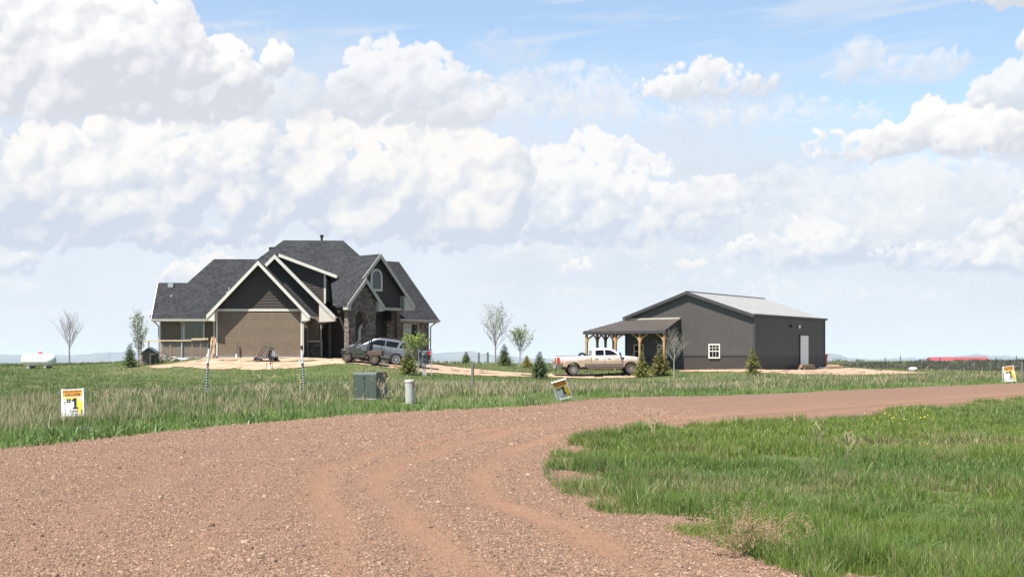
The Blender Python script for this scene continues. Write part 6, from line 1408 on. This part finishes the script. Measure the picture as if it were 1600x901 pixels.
def young_tree(px, Y, h, clear, spread, label, seed, leaves=0, leafcol=(.10, .15, .05), bark='bark', lsz=.05, gname='young broadleaf trees', rt=None, ang=.55, kind='tree', up=.25):
    rg = random.Random(seed); p = gp(px, Y); t = thing('young_tree', label, kind, p, group=gname)
    b = MB(); b2 = MB(); tips = []
    rt = rt or .016*h+.012
    def grow(mb, a, d, L_, r, lv):
        n = 4; pts = [a]; q = a.copy(); dd = d.copy()
        for i in range(n):
            dd = (dd+Vector((rg.gauss(0, .09), rg.gauss(0, .09), up*.28))).normalized(); q = q+dd*L_/n; pts.append(q.copy())
        mb.tube(pts, [r*(1-.62*i/n) for i in range(n+1)], 5 if lv else 7, cap=False)
        if lv >= 1: tips.extend((pts[k], dd, lv) for k in range(1, n+1))
        if lv >= 3 or L_ < .16: return
        k = (4, 4, 3)[lv] if lv else 0
        for i in range(k):
            f = .25+.75*(i+rg.random()*.6)/k; j = min(n-1, int(f*n)); s = pts[j].lerp(pts[j+1], f*n-j); an = rg.random()*6.28
            e = (dd+Vector((math.cos(an), math.sin(an), 0))*rg.uniform(.5, .95)).normalized(); grow(mb, s, e, L_*rg.uniform(.42, .62), r*.5, lv+1)
    top = Vector((rg.gauss(0, .03), rg.gauss(0, .03), h*.93))
    tr = [Vector((0, 0, -.15)), Vector((rg.gauss(0, .02), rg.gauss(0, .02), clear)), Vector((rg.gauss(0, .05), rg.gauss(0, .05), h*.6)), top]
    b.tube(tr, [rt, rt*.8, rt*.45, .004], 8); nb = int(17+h*2.4)
    for i in range(nb):
        f = clear+(h*.90-clear)*((i+.2)/nb)**1.1
        q = tr[1].lerp(tr[2], (f-clear)/(h*.6-clear)) if f < h*.6 else tr[2].lerp(tr[3], (f-h*.6)/(h*.33))
        a = i*2.4+rg.gauss(0, .3); e = Vector((math.cos(a), math.sin(a), 1/math.tan(ang)*rg.uniform(.8, 1.25))).normalized()
        rel = (f-clear)/(h-clear); grow(b2, q, e, spread*(1.05-.55*rel)/max(.35, math.sin(ang))*rg.uniform(.8, 1.1), rt*.30*(1-.5*rel), 1)
    obj('trunk', b, M[bark], t, smooth=True); obj('branches', b2, M[bark], t)
    if leaves:
        r_ = np.random.default_rng(seed); n = leaves; T = [tips[i] for i in r_.integers(0, len(tips), n)]
        C = np.array([tuple(x[0]) for x in T])+r_.normal(0, .05, (n, 3)); A = r_.normal(0, 1, (n, 3)); A /= np.linalg.norm(A, axis=1)[:, None]; B_ = np.cross(A, r_.normal(0, 1, (n, 3))); B_ /= np.linalg.norm(B_, axis=1)[:, None]
        s = lsz*(.6+.8*r_.random((n, 1))); quads_mesh('crown', C, A*s, B_*s*.55, np.array(leafcol)*(.65+.7*r_.random((n, 1))), t)
    return t
M['bark'] = pm('grey young bark', (.20, .18, .155), (.32, .29, .26), 12, .9, .2); M['palebark'] = pm('pale bare bark', (.27, .245, .205), (.37, .34, .29), 10, .85, .2)
young_tree(108.5, 108, 3.95, 1.3, 1.0, 'bare pale tree with a round crown right of the propane tank', 21, 0, bark='bark', ang=.60)
young_tree(215, 93.5, 3.55, .5, .62, 'thin aspen with sparse small leaves behind the dark slim spruce', 22, 1100, (.17, .22, .085), 'bark', .055, ang=.48)
young_tree(774, 118, 4.55, 1.25, 1.12, 'tall thin tree with sparse leaf buds on the crest', 23, 620, (.19, .22, .10), 'bark', .06, ang=.55)
young_tree(812, 112, 2.95, .95, .95, 'shorter thin tree with fresh green leaves right of the tall one', 24, 1300, (.18, .24, .075), 'bark', .06, ang=.72)
young_tree(1053, 94.6, 2.95, 1.1, .9, 'bare pale tree at the end of the barn porch', 25, 60, (.12, .17, .05), 'palebark', .04, rt=.048, ang=.66)
young_tree(645, 85.6, 2.30, .95, .98, 'young tree with bright new leaves before the stone wing', 26, 950, (.21, .27, .05), 'bark', .07, ang=.95, up=.30)
# dead weeds: a forked bleached plant copied along the ditch and in the verge
def dead_weed():
    rg = random.Random(5); b = MB()
    def br(a, d, L_, r, lv):
        q = a+d*L_*.5+Vector((rg.gauss(0, .02), rg.gauss(0, .02), .01)); e = a+d*L_+Vector((0, 0, .06*L_)); b.tube([a, q, e], [r, r*.8, r*.4], 5)
        if lv < 3:
            for k in range(3 if lv else 6):
                f = .3+.7*rg.random(); an = rg.random()*6.28; d2 = (d*.75+Vector((math.cos(an), math.sin(an), .25))*.75).normalized(); br(a.lerp(e, f), d2, L_*rg.uniform(.4, .68), r*.6, lv+1)
    br(Vector((0, 0, -.05)), Vector((.05, 0, 1)), .72, .016, 0)
    o = obj('dead_weed', b, pm('bleached dead stalks', (.34, .27, .165), (.44, .36, .235), 9, .9)); return o
W0 = dead_weed(); spots = [(411, 640, 43, 1.05, 'forked bleached dead weed, tallest of those below the garage wall'), (468, 636, 44, .9, 'forked dead weed at the foot of the right striped pole'), (598, 640, 42.5, 1.0, 'forked dead weed touching the green transformer box'), (168, 650, 39, .75, 'low dead weed just right of the upright yard sign'), (236, 645, 40.5, .85, 'dead weed between the upright yard sign and the left striped pole'), (545, 632, 45, .8, 'dead weed left of the green transformer box'), (790, 622, 47, .8, 'dead weed in the straw between the timber post and the tilted sign'), (1022, 712, 25.5, .62, 'dead weed in the tall grass near the tip of the bend'), (1282, 712, 24.5, .55, 'dead weed in the middle of the right hand grass'), (1325, 745, 20.5, .5, 'nearest forked dead weed in the right hand grass')]
for i, (px, py, Y, s, lb) in enumerate(spots):
    o = W0 if i == 0 else W0.copy()
    if i: COL.objects.link(o)
    o.location = gp(px, Y); o.rotation_euler = (0, 0, i*1.9); o.scale = (s, s, s); tag(o, lb, 'dead weed', 'dead weeds')
def tumbleweed():
    p = gp(1190, 10.45); t = thing('dried_weed', 'tangled tan dried weed with seed heads at the near grass edge', 'dried weed', p); rg = random.Random(9); b = MB(); s = MB()
    def br(a, d, L_, r, lv):
        e = a+d*L_; b.tube([a, a+d*L_*.5+Vector((rg.gauss(0, .01), rg.gauss(0, .01), 0)), e], [r, r*.8, r*.5], 4, cap=False)
        if lv >= 2:
            for _ in range(1): s.lathe([(0, -.006), (.006, -.003), (.006, .003), (0, .006)], 5, e+Vector((rg.gauss(0, .012), rg.gauss(0, .012), rg.gauss(0, .012))))
        if lv < 3:
            for k in range(3):
                an = rg.random()*6.28; d2 = (d*.8+Vector((math.cos(an), math.sin(an), rg.uniform(-.1, .4)))*.65).normalized(); br(a.lerp(e, .35+.65*rg.random()), d2, L_*rg.uniform(.5, .75), r*.65, lv+1)
    for k in range(20):
        a = rg.random()*6.28; br(Vector((rg.gauss(0, .12), rg.gauss(0, .05), -.02)), Vector((math.cos(a)*.75-.12, math.sin(a)*.6, rg.uniform(.45, 1.1))).normalized(), rg.uniform(.18, .34), .0042, 0)
    obj('stems', b, pm('tan dry stems', (.26, .18, .10), (.36, .26, .15), 9, .9), t); obj('seed_heads', s, pm('pale seed heads', (.22, .14, .075), (.34, .24, .14), 9, .9), t)['kind'] = 'stuff'
    n = 900; r_ = np.random.default_rng(4); a = r_.random(n)*6.283; q = r_.random(n)**.5; C = np.c_[np.cos(a)*q*.16+.06, np.sin(a)*q*.12, .02+.16*r_.random(n)*(1-q*.6)]
    A = r_.normal(0, 1, (n, 3)); A /= np.linalg.norm(A, axis=1)[:, None]; B_ = np.cross(A, r_.normal(0, 1, (n, 3))); B_ /= np.linalg.norm(B_, axis=1)[:, None]
    quads_mesh('green_leaves', C, A*.028, B_*.010, np.array((.045, .085, .030))*(.6+.8*r_.random((n, 1))), t)
tumbleweed()
def leafy_clump(px, Y, r, h, col, label, name, cat, seed, grp, nb=160, wd=.02):
    r_ = np.random.default_rng(seed); p = gp(px, Y); n = nb
    x = r_.normal(0, r*.35, n).clip(-r*.75, r*.75)+p.x; y = r_.normal(0, r*.35, n).clip(-r*.6, r*.6)+p.y
    o = blades(name, x, y, h*(.5+.7*r_.random(n)), wd*(.7+.6*r_.random(n)), np.array(col)*(.7+.6*r_.random((n, 1))), .9, 3); del o['kind']
    v = np.empty(len(o.data.vertices)*3, np.float32); o.data.vertices.foreach_get('co', v); v = v.reshape(-1, 3)-np.array(p, np.float32); o.data.vertices.foreach_set('co', v.ravel()); o.location = p; tag(o, label, cat, grp)
leafy_clump(132, 29.6, .28, .20, (.25, .29, .24), 'silvery sage plant at the road edge below the upright yard sign', 'sage_plant', 'plant', 1, None, 120, .03)
leafy_clump(1288, 10.9, .24, .36, (.17, .29, .06), 'dark bushy grass tuft at the road edge right of the dried weed', 'grass_tuft', 'grass tuft', 2, 'grass tufts', 230, .009)
leafy_clump(1420, 10.6, .22, .33, (.17, .29, .06), 'bushy grass tuft at the bottom edge below the right hand grass', 'grass_tuft', 'grass tuft', 3, 'grass tufts', 200, .009)
leafy_clump(890, 14.4, .42, .06, (.22, .36, .06), 'low green weed patch on the gravel at the bend', 'weed_patch', 'weed patch', 4, 'weed patches on the gravel', 700, .016)
leafy_clump(845, 17.3, .34, .06, (.22, .34, .06), 'small low weed patch on the gravel further up the bend', 'weed_patch', 'weed patch', 5, 'weed patches on the gravel', 420, .016)
leafy_clump(872, 20, .36, .12, (.21, .33, .06), 'tufted weed patch on the gravel nearest the grass tip', 'weed_patch', 'weed patch', 6, 'weed patches on the gravel', 500, .016)
# small yellow flowers in the verge
def flowers():
    r_ = np.random.default_rng(8); n = 46; px = 1345+r_.random(n)*115; Y = 26+6*r_.random(n); x = (px-800)/F*Y; z = gzn(x, Y)+.34+.12*r_.random(n)
    C = np.c_[x, Y, z]; A = r_.normal(0, 1, (n, 3)); A /= np.linalg.norm(A, axis=1)[:, None]; B_ = np.cross(A, r_.normal(0, 1, (n, 3))); B_ /= np.linalg.norm(B_, axis=1)[:, None]
    o = quads_mesh('wild_flowers', C, A*.022, B_*.018, np.array((.62, .52, .03))*(.8+.4*r_.random((n, 1))), None); o['kind'] = 'stuff'
flowers()
